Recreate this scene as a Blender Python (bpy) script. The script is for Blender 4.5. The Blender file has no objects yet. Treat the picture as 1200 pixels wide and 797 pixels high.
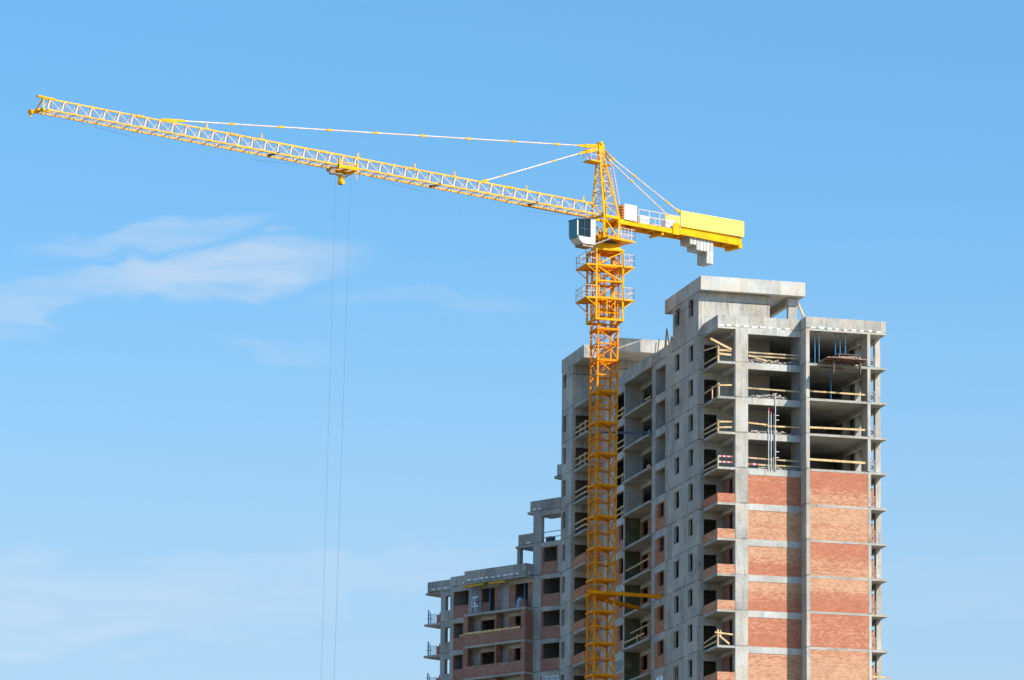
import bpy, bmesh, math, random
from mathutils import Vector, Matrix
random.seed(7)
R = math.radians
S = bpy.context.scene
COL = S.collection

# ------------------------------------------------------------------ camera
cam_d = bpy.data.cameras.new('camera'); cam = bpy.data.objects.new('camera', cam_d); COL.objects.link(cam)
TH, RO, AL = 0.20532492, 0.0110308, 0.25798518
fwd = Vector((0, math.cos(TH), math.sin(TH))); rt = Vector((1, 0, 0)); up = rt.cross(fwd)
rt2 = math.cos(RO)*rt + math.sin(RO)*up; up2 = -math.sin(RO)*rt + math.cos(RO)*up
RZ = Matrix.Rotation(-AL, 3, 'Z')
rt2, up2, fwd = RZ @ rt2, RZ @ up2, RZ @ fwd
M = Matrix((rt2, up2, -fwd)).transposed().to_4x4()
M.translation = Vector((-113.87, -358.01, 1.6))
cam.matrix_world = M
cam_d.sensor_width = 36; cam_d.sensor_fit = 'HORIZONTAL'; cam_d.lens = 5349.65/1200*36
cam_d.clip_start = 1; cam_d.clip_end = 30000
S.camera = cam

# ------------------------------------------------------------------ light
SUN_AZ = (math.sin(R(41.1)), -math.cos(R(41.1))); SUN_EL = R(41.5)
world = bpy.data.worlds.new('World'); S.world = world; world.use_nodes = True
wn = world.node_tree; wn.nodes.clear(); WL = wn.links
def N(t, typ, **kw):
    n = t.nodes.new(typ)
    for k, v in kw.items(): setattr(n, k, v)
    return n
sky = N(wn, 'ShaderNodeTexSky', sky_type='NISHITA', sun_disc=False)
sky.sun_elevation = SUN_EL; sky.sun_rotation = math.atan2(SUN_AZ[0], SUN_AZ[1])
sky.altitude = 0; sky.air_density = 1.5; sky.dust_density = 1.5; sky.ozone_density = 6.0
bg = N(wn, 'ShaderNodeBackground'); bg.inputs[1].default_value = 0.12
wo = N(wn, 'ShaderNodeOutputWorld')
def mth(t, op, a=None, b=None, c=None, clamp=False):
    n = N(t, 'ShaderNodeMath', operation=op); n.use_clamp = clamp
    for i, v in enumerate((a, b, c)):
        if v is None: continue
        if isinstance(v, (int, float)): n.inputs[i].default_value = v
        else: t.links.new(v, n.inputs[i])
    return n.outputs[0]
def ramp(t, src, lo, hi, v0=0., v1=1.):
    n = N(t, 'ShaderNodeMapRange', interpolation_type='SMOOTHERSTEP')
    t.links.new(src, n.inputs[0])
    for i, v in enumerate((lo, hi, v0, v1)): n.inputs[i+1].default_value = v
    return n.outputs[0]
# thin high cloud, fixed in the sky by compass direction
tc = N(wn, 'ShaderNodeTexCoord')
mp = N(wn, 'ShaderNodeMapping', vector_type='POINT'); mp.inputs['Rotation'].default_value = (0, 0, AL)
WL.new(tc.outputs['Generated'], mp.inputs[0])
sp = N(wn, 'ShaderNodeSeparateXYZ'); WL.new(mp.outputs[0], sp.inputs[0])
cy = mth(wn, 'MAXIMUM', sp.outputs[1], 0.02)
cu = mth(wn, 'DIVIDE', sp.outputs[0], cy); cv = mth(wn, 'DIVIDE', sp.outputs[2], cy)
front = ramp(wn, sp.outputs[1], 0.2, 0.5)
def cnoise(sx, sy, rot, detail, seed, dist=0.6):
    cb = N(wn, 'ShaderNodeCombineXYZ'); WL.new(cu, cb.inputs[0]); WL.new(cv, cb.inputs[1])
    m = N(wn, 'ShaderNodeMapping'); m.inputs['Rotation'].default_value = (0, 0, rot); m.inputs['Scale'].default_value = (sx, sy, 1)
    m.inputs['Location'].default_value = (seed, seed*1.7, seed)
    WL.new(cb.outputs[0], m.inputs[0])
    n = N(wn, 'ShaderNodeTexNoise'); n.inputs['Scale'].default_value = 1; n.inputs['Detail'].default_value = detail; n.inputs['Distortion'].default_value = dist
    n.inputs['Roughness'].default_value = 0.5
    WL.new(m.outputs[0], n.inputs[0]); return n.outputs[0]
warp = mth(wn, 'MULTIPLY', mth(wn, 'SUBTRACT', cnoise(34, 90, 0, 6, 3.1), 0.5), 0.026)
def blob(u0, v0, ru, rv, ang, amp, wf=1.0):
    ca, sa = math.cos(ang), math.sin(ang)
    du = mth(wn, 'SUBTRACT', cu, u0); dv = mth(wn, 'ADD', mth(wn, 'SUBTRACT', cv, v0), mth(wn, 'MULTIPLY', warp, wf))
    a = mth(wn, 'DIVIDE', mth(wn, 'ADD', mth(wn, 'MULTIPLY', du, ca), mth(wn, 'MULTIPLY', dv, sa)), ru)
    b = mth(wn, 'DIVIDE', mth(wn, 'SUBTRACT', mth(wn, 'MULTIPLY', dv, ca), mth(wn, 'MULTIPLY', du, sa)), rv)
    d = mth(wn, 'ADD', mth(wn, 'MULTIPLY', a, a), mth(wn, 'MULTIPLY', b, b))
    return mth(wn, 'MULTIPLY', ramp(wn, d, 1.3, 0.0), amp)
cl = None
for bl in ((-0.070, 0.2230, 0.040, 0.0062, 0.13, 0.95, .8), (-0.104, 0.2170, 0.026, 0.0050, 0.16, 0.5, .7),
           (-0.082, 0.2310, 0.030, 0.0036, 0.12, 0.55, .6), (-0.056, 0.2265, 0.018, 0.0046, 0.05, 0.75, .6),
           (-0.114, 0.2085, 0.012, 0.0030, 0.05, 0.25, .5), (-0.020, 0.2170, 0.030, 0.0030, -0.03, 0.22, .6), (-0.052, 0.206, 0.014, 0.003, 0, .22, .6),
           (-0.090, 0.1480, 0.060, 0.0110, 0.04, 0.55, 1.2), (-0.045, 0.1550, 0.050, 0.0080, 0.10, 0.45, 1.2),
           (-0.110, 0.1425, 0.04, 0.0080, 0.0, 0.5, 1.2), (0.10, 0.155, 0.04, 0.008, 0.1, 0.2, 1)):
    b_ = blob(*bl); cl = b_ if cl is None else mth(wn, 'MAXIMUM', cl, b_)
streak = ramp(wn, cnoise(22, 150, -0.16, 7, 1.3, 1.2), 0.25, 0.75, 0.5, 1.0)
hzm = N(wn, 'ShaderNodeMix', data_type='RGBA')   # whiter air towards the horizon, all round
elv = N(wn, 'ShaderNodeSeparateXYZ'); WL.new(tc.outputs['Generated'], elv.inputs[0])
WL.new(ramp(wn, elv.outputs[2], 0.27, 0.08, 0.0, 0.5), hzm.inputs[0])
hzm.inputs[7].default_value = (3.7, 4.15, 5.3, 1)
cfac = mth(wn, 'MULTIPLY', mth(wn, 'MULTIPLY', cl, streak), front)
mixc = N(wn, 'ShaderNodeMix', data_type='RGBA')
tint = N(wn, 'ShaderNodeMix', data_type='RGBA', blend_type='MULTIPLY'); tint.inputs[0].default_value = 1
WL.new(sky.outputs[0], tint.inputs[6]); tint.inputs[7].default_value = (0.58, 0.93, 1.13, 1)
WL.new(mth(wn, 'MULTIPLY', cfac, 0.66), mixc.inputs[0]); WL.new(tint.outputs[2], hzm.inputs[6]); WL.new(hzm.outputs[2], mixc.inputs[6])
mixc.inputs[7].default_value = (4.0, 4.5, 5.2, 1)
WL.new(mixc.outputs[2], bg.inputs[0]); WL.new(bg.outputs[0], wo.inputs[0])

sd = bpy.data.lights.new('sun', 'SUN'); sd.energy = 4.4; sd.angle = R(0.53); sd.color = (1.0, 0.93, 0.82)
sun = bpy.data.objects.new('sun', sd); COL.objects.link(sun)
sv = Vector((SUN_AZ[0]*math.cos(SUN_EL), SUN_AZ[1]*math.cos(SUN_EL), math.sin(SUN_EL)))
sun.rotation_euler = sv.to_track_quat('Z', 'Y').to_euler(); sun.location = (60, -80, 120)
S.view_settings.view_transform = 'Standard'; S.view_settings.look = 'None'
S.view_settings.exposure = 0.5; S.view_settings.gamma = 1; S.view_settings.use_curve_mapping = False
S.cycles.max_bounces = 6; S.cycles.diffuse_bounces = 2

# ------------------------------------------------------------------ helpers
class MB:
    def __init__(s): s.v = []; s.f = []; s.buff = []; s.bc = 0.
    def _add(s, vs, fs):
        o = len(s.v); s.v += [tuple(v) for v in vs]; s.f += [tuple(i+o for i in f) for f in fs]
    def box(s, x0, x1, y0, y1, z0, z1):
        if x0 > x1: x0, x1 = x1, x0
        if y0 > y1: y0, y1 = y1, y0
        s._add([(x, y, z) for z in (z0, z1) for y in (y0, y1) for x in (x0, x1)],
               [(0, 2, 3, 1), (4, 5, 7, 6), (0, 1, 5, 4), (2, 6, 7, 3), (0, 4, 6, 2), (1, 3, 7, 5)]); return s
    def prism(s, poly, z0, z1):
        a = sum(poly[i][0]*poly[(i+1) % len(poly)][1]-poly[(i+1) % len(poly)][0]*poly[i][1] for i in range(len(poly)))
        if a < 0: poly = poly[::-1]
        n = len(poly)
        s._add([(x, y, z0) for x, y in poly]+[(x, y, z1) for x, y in poly],
               [tuple(range(n))[::-1], tuple(range(n, 2*n))]+[(i, (i+1) % n, n+(i+1) % n, n+i) for i in range(n)]); return s
    def bar(s, p, q, w=.1, h=None, n=4, upv=(0, 0, 1)):
        p, q = Vector(p), Vector(q); d = (q-p).normalized(); u = Vector(upv)
        if abs(d.dot(u)) > .98: u = Vector((1, 0, 0))
        a = d.cross(u).normalized(); b = a.cross(d).normalized(); h = h or w
        if n == 4: ring = [(-w/2, -h/2), (w/2, -h/2), (w/2, h/2), (-w/2, h/2)]
        else: ring = [(w/2*math.cos(2*math.pi*i/n), w/2*math.sin(2*math.pi*i/n)) for i in range(n)]
        m = len(ring)
        s._add([p+a*x+b*y for x, y in ring]+[q+a*x+b*y for x, y in ring],
               [tuple(range(m)), tuple(range(m, 2*m))[::-1]]+[(i, m+i, m+(i+1) % m, (i+1) % m) for i in range(m)]); return s
    def hexa(s, v8): # 8 verts, bottom 4 then top 4, each ccw
        s._add(v8, [(3, 2, 1, 0), (4, 5, 6, 7), (0, 1, 5, 4), (1, 2, 6, 5), (2, 3, 7, 6), (3, 0, 4, 7)]); return s
    def lump(s, c, r, sc=(1, 1, 1)):
        a = random.random()*6
        vs = []
        for (x, y, z) in ((1, 0, 0), (-1, 0, 0), (0, 1, 0), (0, -1, 0), (0, 0, 1), (0, 0, -1)):
            k = r*random.uniform(.6, 1.3)
            vs.append((c[0]+k*sc[0]*(x*math.cos(a)-y*math.sin(a)), c[1]+k*sc[1]*(x*math.sin(a)+y*math.cos(a)), c[2]+k*sc[2]*z))
        s._add(vs, [(0, 2, 4), (2, 1, 4), (1, 3, 4), (3, 0, 4), (2, 0, 5), (1, 2, 5), (3, 1, 5), (0, 3, 5)]); return s
    def build(s, name, mat, parent=None, label=None):
        me = bpy.data.meshes.new(name); me.from_pydata(s.v, [], s.f); me.materials.append(mat)
        bm = bmesh.new(); bm.from_mesh(me); bmesh.ops.recalc_face_normals(bm, faces=bm.faces); bm.to_mesh(me); bm.free()
        o = bpy.data.objects.new(name, me); COL.objects.link(o)
        if parent is not None: o.parent = parent
        if label: o['label'] = label
        return o
def thing(name, label, cat, loc=(0, 0, 0), rz=0, group=None):
    o = bpy.data.objects.new(name, None); COL.objects.link(o); o.location = loc; o.rotation_euler = (0, 0, rz)
    o['label'] = label; o['category'] = cat
    if group: o['group'] = group
    return o
def copy_tree(o, parent=None):
    c = o.copy(); COL.objects.link(c); c.parent = parent
    for ch in list(o.children): copy_tree(ch, c)
    return c
def wall(mb, ax, c0, c1, u0, u1, z0, z1, holes=()):
    """ax 'u': wall lies along Y with x in c0..c1 ; ax 'v': along X with y in c0..c1"""
    us = sorted({u0, u1} | {min(max(h[i], u0), u1) for h in holes for i in (0, 1)})
    for a, b in zip(us, us[1:]):
        if b-a < 1e-4: continue
        hs = sorted((h[2], h[3]) for h in holes if h[0] <= a+1e-5 and h[1] >= b-1e-5 and h[3] > z0 and h[2] < z1)
        z = z0
        for g in hs+[(z1, z1)]:
            if g[0] > z+1e-4:
                if ax == 'u': mb.box(c0, c1, a, b, z, min(g[0], z1))
                else: mb.box(a, b, c0, c1, z, min(g[0], z1))
            z = max(z, g[1])
    return mb

# ------------------------------------------------------------------ materials
def newmat(name):
    m = bpy.data.materials.new(name); m.use_nodes = True; t = m.node_tree
    return m, t, t.nodes['Principled BSDF']
def plain(name, col, rough=.6, metal=0, var=.12, scale=3.0, spec=.5, grime=0, gcol=(.20, .09, .03)):
    m, t, b = newmat(name)
    tcn = N(t, 'ShaderNodeTexCoord'); no = N(t, 'ShaderNodeTexNoise'); no.inputs['Scale'].default_value = scale; no.inputs['Detail'].default_value = 5
    t.links.new(tcn.outputs['Object'], no.inputs[0])
    mx = N(t, 'ShaderNodeMix', data_type='RGBA')
    t.links.new(ramp(t, no.outputs[0], .3, .7), mx.inputs[0])
    mx.inputs[6].default_value = (*[c*(1-var) for c in col], 1); mx.inputs[7].default_value = (*[min(1, c*(1+var)) for c in col], 1)
    out = mx.outputs[2]
    if grime:
        n2 = N(t, 'ShaderNodeTexNoise'); n2.inputs['Scale'].default_value = 2.7; n2.inputs['Detail'].default_value = 8; n2.inputs['Roughness'].default_value = .75
        t.links.new(tcn.outputs['Object'], n2.inputs[0]); m2 = N(t, 'ShaderNodeMix', data_type='RGBA')
        t.links.new(ramp(t, n2.outputs[0], .50, .72, 0, grime), m2.inputs[0]); t.links.new(out, m2.inputs[6]); m2.inputs[7].default_value = (*gcol, 1); out = m2.outputs[2]
    t.links.new(out, b.inputs['Base Color'])
    b.inputs['Roughness'].default_value = rough; b.inputs['Metallic'].default_value = metal
    b.inputs['Specular IOR Level'].default_value = spec
    return m
def noise(t, vec, scale, detail=4, sc=(1, 1, 1), rough=.55):
    mpn = N(t, 'ShaderNodeMapping'); mpn.inputs['Scale'].default_value = sc
    t.links.new(vec, mpn.inputs[0])
    n = N(t, 'ShaderNodeTexNoise'); n.inputs['Scale'].default_value = scale; n.inputs['Detail'].default_value = detail; n.inputs['Roughness'].default_value = rough
    t.links.new(mpn.outputs[0], n.inputs[0]); return n.outputs[0]
def concrete(name, base, zoff=0.1, warm=.0, joints=1.0, dirt=1.0, stain=1.0):
    m, t, b = newmat(name)
    tcn = N(t, 'ShaderNodeTexCoord'); vec = tcn.outputs['Object']
    s = N(t, 'ShaderNodeSeparateXYZ'); t.links.new(vec, s.inputs[0])
    h = mth(t, 'ADD', s.outputs[0], s.outputs[1]); z = mth(t, 'SUBTRACT', s.outputs[2], zoff)
    PW = 1.22
    hw = mth(t, 'DIVIDE', h, PW); zf = mth(t, 'DIVIDE', z, 3.0)
    # formwork panel tone
    cb = N(t, 'ShaderNodeCombineXYZ'); t.links.new(mth(t, 'FLOOR', hw), cb.inputs[0]); t.links.new(mth(t, 'FLOOR', mth(t, 'ADD', zf, .01)), cb.inputs[1])
    wh = N(t, 'ShaderNodeTexWhiteNoise', noise_dimensions='3D'); t.links.new(cb.outputs[0], wh.inputs[0])
    panel = mth(t, 'MULTIPLY', mth(t, 'SUBTRACT', wh.outputs[0], .5), .26)
    big = mth(t, 'MULTIPLY', mth(t, 'SUBTRACT', noise(t, vec, .45, 7), .5), 1.0)
    fine = mth(t, 'MULTIPLY', mth(t, 'SUBTRACT', noise(t, vec, 5, 8, rough=.7), .5), .7)
    cs = N(t, 'ShaderNodeCombineXYZ'); t.links.new(h, cs.inputs[0]); t.links.new(s.outputs[2], cs.inputs[1])
    stre = noise(t, cs.outputs[0], 1.0, 6, (4.5, .35, 1))
    streak = mth(t, 'MULTIPLY', ramp(t, stre, .53, .70), -.27*dirt)
    light = mth(t, 'MULTIPLY', ramp(t, noise(t, cs.outputs[0], 1.3, 5, (3.2, .5, 1), .6), .57, .72), .20)
    val = mth(t, 'ADD', 1.0, mth(t, 'ADD', mth(t, 'ADD', panel, big), mth(t, 'ADD', fine, mth(t, 'ADD', streak, light))))
    # joints between formwork panels and between storeys
    wob = mth(t, 'MULTIPLY', mth(t, 'SUBTRACT', noise(t, vec, .8, 3), .5), .02)
    vj = ramp(t, mth(t, 'ABSOLUTE', mth(t, 'SUBTRACT', mth(t, 'FRACT', mth(t, 'ADD', hw, wob)), .5)), .472, .495, 0, .24*joints)
    zj = ramp(t, mth(t, 'ABSOLUTE', mth(t, 'SUBTRACT', mth(t, 'FRACT', mth(t, 'ADD', mth(t, 'ADD', zf, wob), .5)), .5)), .028, .010, 0, .50*joints)
    zj = mth(t, 'MULTIPLY', zj, ramp(t, noise(t, cs.outputs[0], 1.1, 4, (1, .6, 1)), .35, .6, .35, 1))
    val = mth(t, 'MULTIPLY', val, mth(t, 'SUBTRACT', 1, mth(t, 'MAXIMUM', vj, zj)))
    val = mth(t, 'SUBTRACT', val, ramp(t, noise(t, vec, 1.4, 8, (1, 1, .6), .7), .54, .70, 0, .26*stain))
    c1 = N(t, 'ShaderNodeMix', data_type='RGBA'); t.links.new(ramp(t, noise(t, vec, .7, 5), .4, .68), c1.inputs[0])
    c1.inputs[6].default_value = (*[q*.97 for q in base], 1); c1.inputs[7].default_value = (base[0]*1.06, base[1]*.97, base[2]*.86, 1)
    cm = N(t, 'ShaderNodeVectorMath', operation='SCALE'); t.links.new(c1.outputs[2], cm.inputs[0]); t.links.new(val, cm.inputs[3])
    t.links.new(cm.outputs[0], b.inputs['Base Color']); b.inputs['Roughness'].default_value = .9; b.inputs['Specular IOR Level'].default_value = .25
    bp_ = N(t, 'ShaderNodeBump'); bp_.inputs['Strength'].default_value = .5; bp_.inputs['Distance'].default_value = .05
    t.links.new(val, bp_.inputs['Height']); t.links.new(bp_.outputs[0], b.inputs['Normal'])
    return m
def brick(name, red=(.50, .14, .055), buff=(.62, .315, .165), shade=1.0):
    m, t, b = newmat(name)
    tcn = N(t, 'ShaderNodeTexCoord'); vec = tcn.outputs['Object']
    s = N(t, 'ShaderNodeSeparateXYZ'); t.links.new(vec, s.inputs[0])
    h = mth(t, 'ADD', s.outputs[0], s.outputs[1]); zz = s.outputs[2]
    cb = N(t, 'ShaderNodeCombineXYZ'); t.links.new(h, cb.inputs[0]); t.links.new(zz, cb.inputs[1])
    br = N(t, 'ShaderNodeTexBrick'); t.links.new(cb.outputs[0], br.inputs[0])
    br.inputs['Scale'].default_value = 1; br.inputs['Brick Width'].default_value = .26; br.inputs['Row Height'].default_value = .1
    br.inputs['Mortar Size'].default_value = .012; br.inputs['Mortar Smooth'].default_value = .2; br.inputs['Bias'].default_value = 0
    br.inputs['Color1'].default_value = (0, 0, 0, 1); br.inputs['Color2'].default_value = (1, 1, 1, 1); br.inputs['Mortar'].default_value = (.5, .5, .5, 1)
    rnd = br.outputs['Color']
    at = N(t, 'ShaderNodeAttribute', attribute_type='GEOMETRY', attribute_name='buff')
    # every brick has its own shade; whole courses come from one pallet
    row = mth(t, 'FLOOR', mth(t, 'DIVIDE', zz, .1)); cid = N(t, 'ShaderNodeCombineXYZ'); t.links.new(row, cid.inputs[1])
    t.links.new(mth(t, 'FLOOR', mth(t, 'DIVIDE', mth(t, 'ADD', h, mth(t, 'MULTIPLY', mth(t, 'FRACT', mth(t, 'MULTIPLY', row, .5)), .26)), .26)), cid.inputs[0])
    wn1 = N(t, 'ShaderNodeTexWhiteNoise', noise_dimensions='3D'); t.links.new(cid.outputs[0], wn1.inputs[0])
    wr = N(t, 'ShaderNodeTexWhiteNoise', noise_dimensions='1D'); t.links.new(row, wr.inputs['W'])
    spots = noise(t, cb.outputs[0], 1, 6, (1.8, 6, 1), .8)
    f = mth(t, 'ADD', mth(t, 'ADD', mth(t, 'ADD', mth(t, 'MULTIPLY', at.outputs['Fac'], .82), .06), mth(t, 'MULTIPLY', mth(t, 'SUBTRACT', wr.outputs[0], .5), .3)),
            mth(t, 'ADD', mth(t, 'MULTIPLY', mth(t, 'SUBTRACT', spots, .5), .75), mth(t, 'MULTIPLY', mth(t, 'SUBTRACT', wn1.outputs[0], .5), .42)))
    mx = N(t, 'ShaderNodeMix', data_type='RGBA'); t.links.new(ramp(t, f, .0, 1.0), mx.inputs[0])
    mx.inputs[6].default_value = (*red, 1); mx.inputs[7].default_value = (*buff, 1)
    # grey overburnt bricks, smeared mortar courses
    g = N(t, 'ShaderNodeMix', data_type='RGBA'); t.links.new(ramp(t, noise(t, cb.outputs[0], 1, 6, (4, 12, 1), .85), .54, .72, 0, .5), g.inputs[0])
    t.links.new(mx.outputs[2], g.inputs[6]); g.inputs[7].default_value = (.40, .33, .30, 1)
    g2 = N(t, 'ShaderNodeMix', data_type='RGBA'); t.links.new(mth(t, 'MULTIPLY', br.outputs['Fac'], .55), g2.inputs[0])
    t.links.new(g.outputs[2], g2.inputs[6]); g2.inputs[7].default_value = (.46, .40, .36, 1)
    v = mth(t, 'ADD', mth(t, 'ADD', .68, mth(t, 'MULTIPLY', noise(t, vec, .9, 6), .42)), mth(t, 'MULTIPLY', wn1.outputs[0], .18))
    cm = N(t, 'ShaderNodeVectorMath', operation='SCALE'); t.links.new(g2.outputs[2], cm.inputs[0]); t.links.new(mth(t, 'MULTIPLY', v, shade), cm.inputs[3])
    t.links.new(cm.outputs[0], b.inputs['Base Color']); b.inputs['Roughness'].default_value = .9; b.inputs['Specular IOR Level'].default_value = .2
    return m
def setbuff(o, z0, z1, bot, top):
    a = o.data.attributes.new('buff', 'FLOAT', 'POINT')
    for i, v in enumerate(o.data.vertices):
        k = min(1, max(0, (v.co.z-z0)/(z1-z0))); a.data[i].value = bot+(top-bot)*k
def glass(name, col, spec=1.0, coat=.6):
    m, t, b = newmat(name)
    b.inputs['Base Color'].default_value = (*col, 1); b.inputs['Roughness'].default_value = .05; b.inputs['Metallic'].default_value = .0
    b.inputs['Specular IOR Level'].default_value = spec; b.inputs['Coat Weight'].default_value = coat; b.inputs['Coat Roughness'].default_value = .03
    return m
CONC = concrete('tower_concrete', (.485, .455, .41))
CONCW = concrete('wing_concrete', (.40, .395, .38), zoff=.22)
SLAB = concrete('slab_concrete', (.44, .42, .385), joints=.25)
BEAM = concrete('beam_concrete', (.52, .505, .47), joints=.2, dirt=.6)
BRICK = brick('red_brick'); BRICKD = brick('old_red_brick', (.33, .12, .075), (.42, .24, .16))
FOAM = plain('white_insulation', (.82, .82, .8), .8, var=.1)
WOOD = plain('fresh_timber', (.70, .45, .21), .75, var=.22, scale=2.5)
WOOD2 = plain('greyed_timber', (.50, .36, .21), .8, var=.28, scale=1.5)
WOODD = plain('weathered_timber', (.33, .24, .16), .85, var=.3)
RUST = plain('rusty_formwork', (.17, .095, .07), .85, var=.35)
BLUE = plain('blue_painted_steel', (.05, .20, .36), .55, var=.25)
STEEL = plain('grey_steel', (.30, .31, .32), .5, metal=.3)
DKSTEEL = plain('dark_steel', (.06, .07, .08), .6)
WHITEP = plain('white_plastic', (.66, .66, .64), .5)
REDP = plain('red_paint', (.62, .05, .04), .5)
OLIVE = plain('olive_insulation_board', (.125, .115, .06), .95, var=.3, scale=1.2)
YEL = plain('yellow_crane_paint', (.96, .43, .003), .5, var=.10, scale=.8, spec=.12, grime=.5)
YELJ = plain('faded_yellow_crane_paint', (.92, .43, .035), .5, var=.12, scale=.8, spec=.3, grime=.4)
YELB = plain('pale_yellow_board', (.93, .74, .11), .5, var=.04)
YELM = plain('shade_toned_crane_paint', (1.0, .29, .002), .55, var=.14, scale=1.2, spec=.08, grime=.5)  # crane yellow with the orange of the shaded mast put into its colour
PINK = plain('primer_coated_tube', (.88, .62, .44), .5, var=.14)
RAIL = plain('faded_pink_tube', (.82, .55, .40), .5, var=.1)
CWT = plain('counterweight_concrete', (.50, .48, .44), .9, var=.16, scale=1.5, grime=.45, gcol=(.2, .17, .13))
CABW = plain('white_cab_paint', (.78, .78, .80), .35, var=.04)
GLASS = glass('tinted_glass', (.010, .024, .035), .25, 0); PANE = glass('window_pane', (.10, .22, .30))
ROPE = plain('steel_rope', (.20, .24, .30), .4)
YBEAM = plain('yellow_formwork_beam', (.66, .36, .03), .6)
SHEET = plain('pale_blue_sheet', (.22, .55, .68), .6, var=.3)
RUBBLE = plain('rubble', (.42, .37, .33), .95, var=.4, scale=4)
DARKF = plain('dark_board', (.025, .03, .035), .9)

# ------------------------------------------------------------------ ground
gm, gt, gb = newmat('site_ground')
gtc = N(gt, 'ShaderNodeTexCoord'); gn = noise(gt, gtc.outputs['Object'], .02, 9); gn2 = noise(gt, gtc.outputs['Object'], .4, 6)
gx = N(gt, 'ShaderNodeMix', data_type='RGBA'); gt.links.new(ramp(gt, gn, .42, .58), gx.inputs[0])
gx.inputs[6].default_value = (.20, .16, .11, 1); gx.inputs[7].default_value = (.11, .11, .05, 1)
gx2 = N(gt, 'ShaderNodeMix', data_type='RGBA', blend_type='OVERLAY'); gx2.inputs[0].default_value = .5
gt.links.new(gx.outputs[2], gx2.inputs[6]); gt.links.new(gn2, gx2.inputs[7]); gt.links.new(gx2.outputs[2], gb.inputs['Base Color']); gb.inputs['Roughness'].default_value = .95
g = MB(); g._add([(-9000, -9000, 0), (9000, -9000, 0), (9000, 9000, 0), (-9000, 9000, 0)], [(0, 1, 2, 3)])
go = g.build('ground', gm); go['kind'] = 'structure'

# ================================================================== TOWER BUILDING
T = thing('apartment_tower', 'tall unfinished grey concrete apartment tower with orange brick panels and open upper storeys', 'building')
L = lambda k: 81.1-3*k
KB = 26                       # lowest storey
XW = -1.97
K = 12                        # storeys with fine detail
# floor slabs
for k in range(0, KB+1):
    z = L(k)
    e = .17 if k == 0 else 0.
    poly = [(-1.55+e, e), (5.77, e), (5.77, -1.41+e), (12.87-e, -1.41+e), (12.87-e, .10), (12.6, .10), (12.6, 30), (12.6, 41.3), (-3.5, 41.3), (-3.5, 38.1), (-3.4, 38.1),
            (-3.4, 34.0), (-1.8, 34.0), (-1.8, 26.3), (-2.2+e, 26.3), (-2.2+e, 17.72), (-1.8, 17.72), (-1.8, 4.2), (-1.55+e, 4.2)]
    MB().prism(poly, z-.2, z).build('floor_slab', SLAB, T)
# long left wall: near part with paired windows
h = []
for k in range(1, KB):
    h += [(5.7, 7.0, L(k)+1.05, L(k)+2.52), (9.66, 11.08, L(k)+1.05, L(k)+2.52)]
h += [(5.7, 7.0, 83.1, 84.6), (9.66, 11.08, 83.1, 84.6)]
wm = wall(MB(), 'u', XW, XW+.24, 4.15, 11.63, 0, 84.85, h)
wall(wm, 'u', XW, XW+.24, 11.63, 13.8, 0, 82.0)
wm.build('side_wall', CONC, T)
# wall facing the camera behind the corner balconies, rising to the penthouse
h = [(-1.46, -.3, L(k)+.02, L(k)+2.2) for k in range(1, KB)]
wall(MB(), 'v', 4.15, 4.37, XW+.24, 4.37, 0, 84.85, h).build('end_wall', CONC, T)
# penthouse
MB().box(4.37-.22, 4.37, 4.37, 11.6, 81.1, 84.85).box(XW+.24, 4.15, 11.4, 11.62, 81.1, 84.85).build('penthouse_wall', CONC, T)
MB().box(6.04, 6.84, 4.15, 4.6, 81.0, 84.84).build('penthouse_column', CONC, T); MB().box(6.04, 6.5, 13.2, 13.6, 81.0, 84.84).build('penthouse_column', CONC, T)
MB().box(6.1, 6.45, 4.6, 13.2, 84.3, 84.86).build('penthouse_beam', CONC, T)
MB().box(-1.99, 7.33, 3.42, 14.0, 84.90, 86.1).build('penthouse_roof', BEAM, T)
# piers and beams of the left facade
MB().box(XW, -.2, 16.75, 17.0, 0, 80.9).box(XW, -1.6, 17.0, 17.84, 0, 80.9).build('facade_pier', CONC, T)
MB().box(XW, XW+.24, 29.5, 33.99, 0, 82.0).box(XW, XW+.24, 33.99, 38, 0, 84.85).build('facade_pier', CONC, T)
MB().box(-2.0, -.25, 26.2, 26.45, 0, 80.9).build('loggia_fin', BEAM, T)
for k in range(0, KB):
    z = L(k)
    MB().box(XW, XW+.28, 13.8, 16.75, z-.65, z+.004).build('lintel_beam', BEAM, T)
    MB().box(XW, XW+.28, 26.45, 29.5, z-.65, z+.004).build('lintel_beam', BEAM, T)
h = [(19.0, 26.14, L(k)+.01, L(k)+2.42) for k in range(1, 5)]+[(24.0, 25.9, L(k)+1.1, L(k)+2.42) for k in range(5, KB)]+[(20.2, 21.4, L(k)+.02, L(k)+2.2) for k in range(5, KB)]
wall(MB(), 'u', -.46, -.26, 17.0, 26.2, 69.0, 80.9, h).build('loggia_back_wall', CONC, T)
o = wall(MB(), 'u', -.46, -.26, 17.0, 26.2, 0, 69.0, h).build('loggia_back_wall', BRICK, T, 'red brick back wall of the recessed loggias'); setbuff(o, 0, 69, .35, .35)
# loggia header visible below each slab
for k in range(0, K): MB().box(-.52, -.46, 17.0, 26.2, L(k)-.62, L(k)-.2).build('loggia_header', BEAM, T)
for k in range(5, K):
    MB().box(-1.9, -.53, 26.17, 26.2, L(k)+.01, L(k)+2.78).build('insulation_panel', OLIVE, T, 'olive insulation board lining the loggia side')
    f = MB()
    for q in range(7):
        if random.random() < .55: f.box(-2.03, -1.96, 26.15, 26.2, L(k)+.2+q*.38, L(k)+.2+q*.38+random.uniform(.15, .36))
    if f.v: f.build('mortar_patch', FOAM, T)
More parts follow.
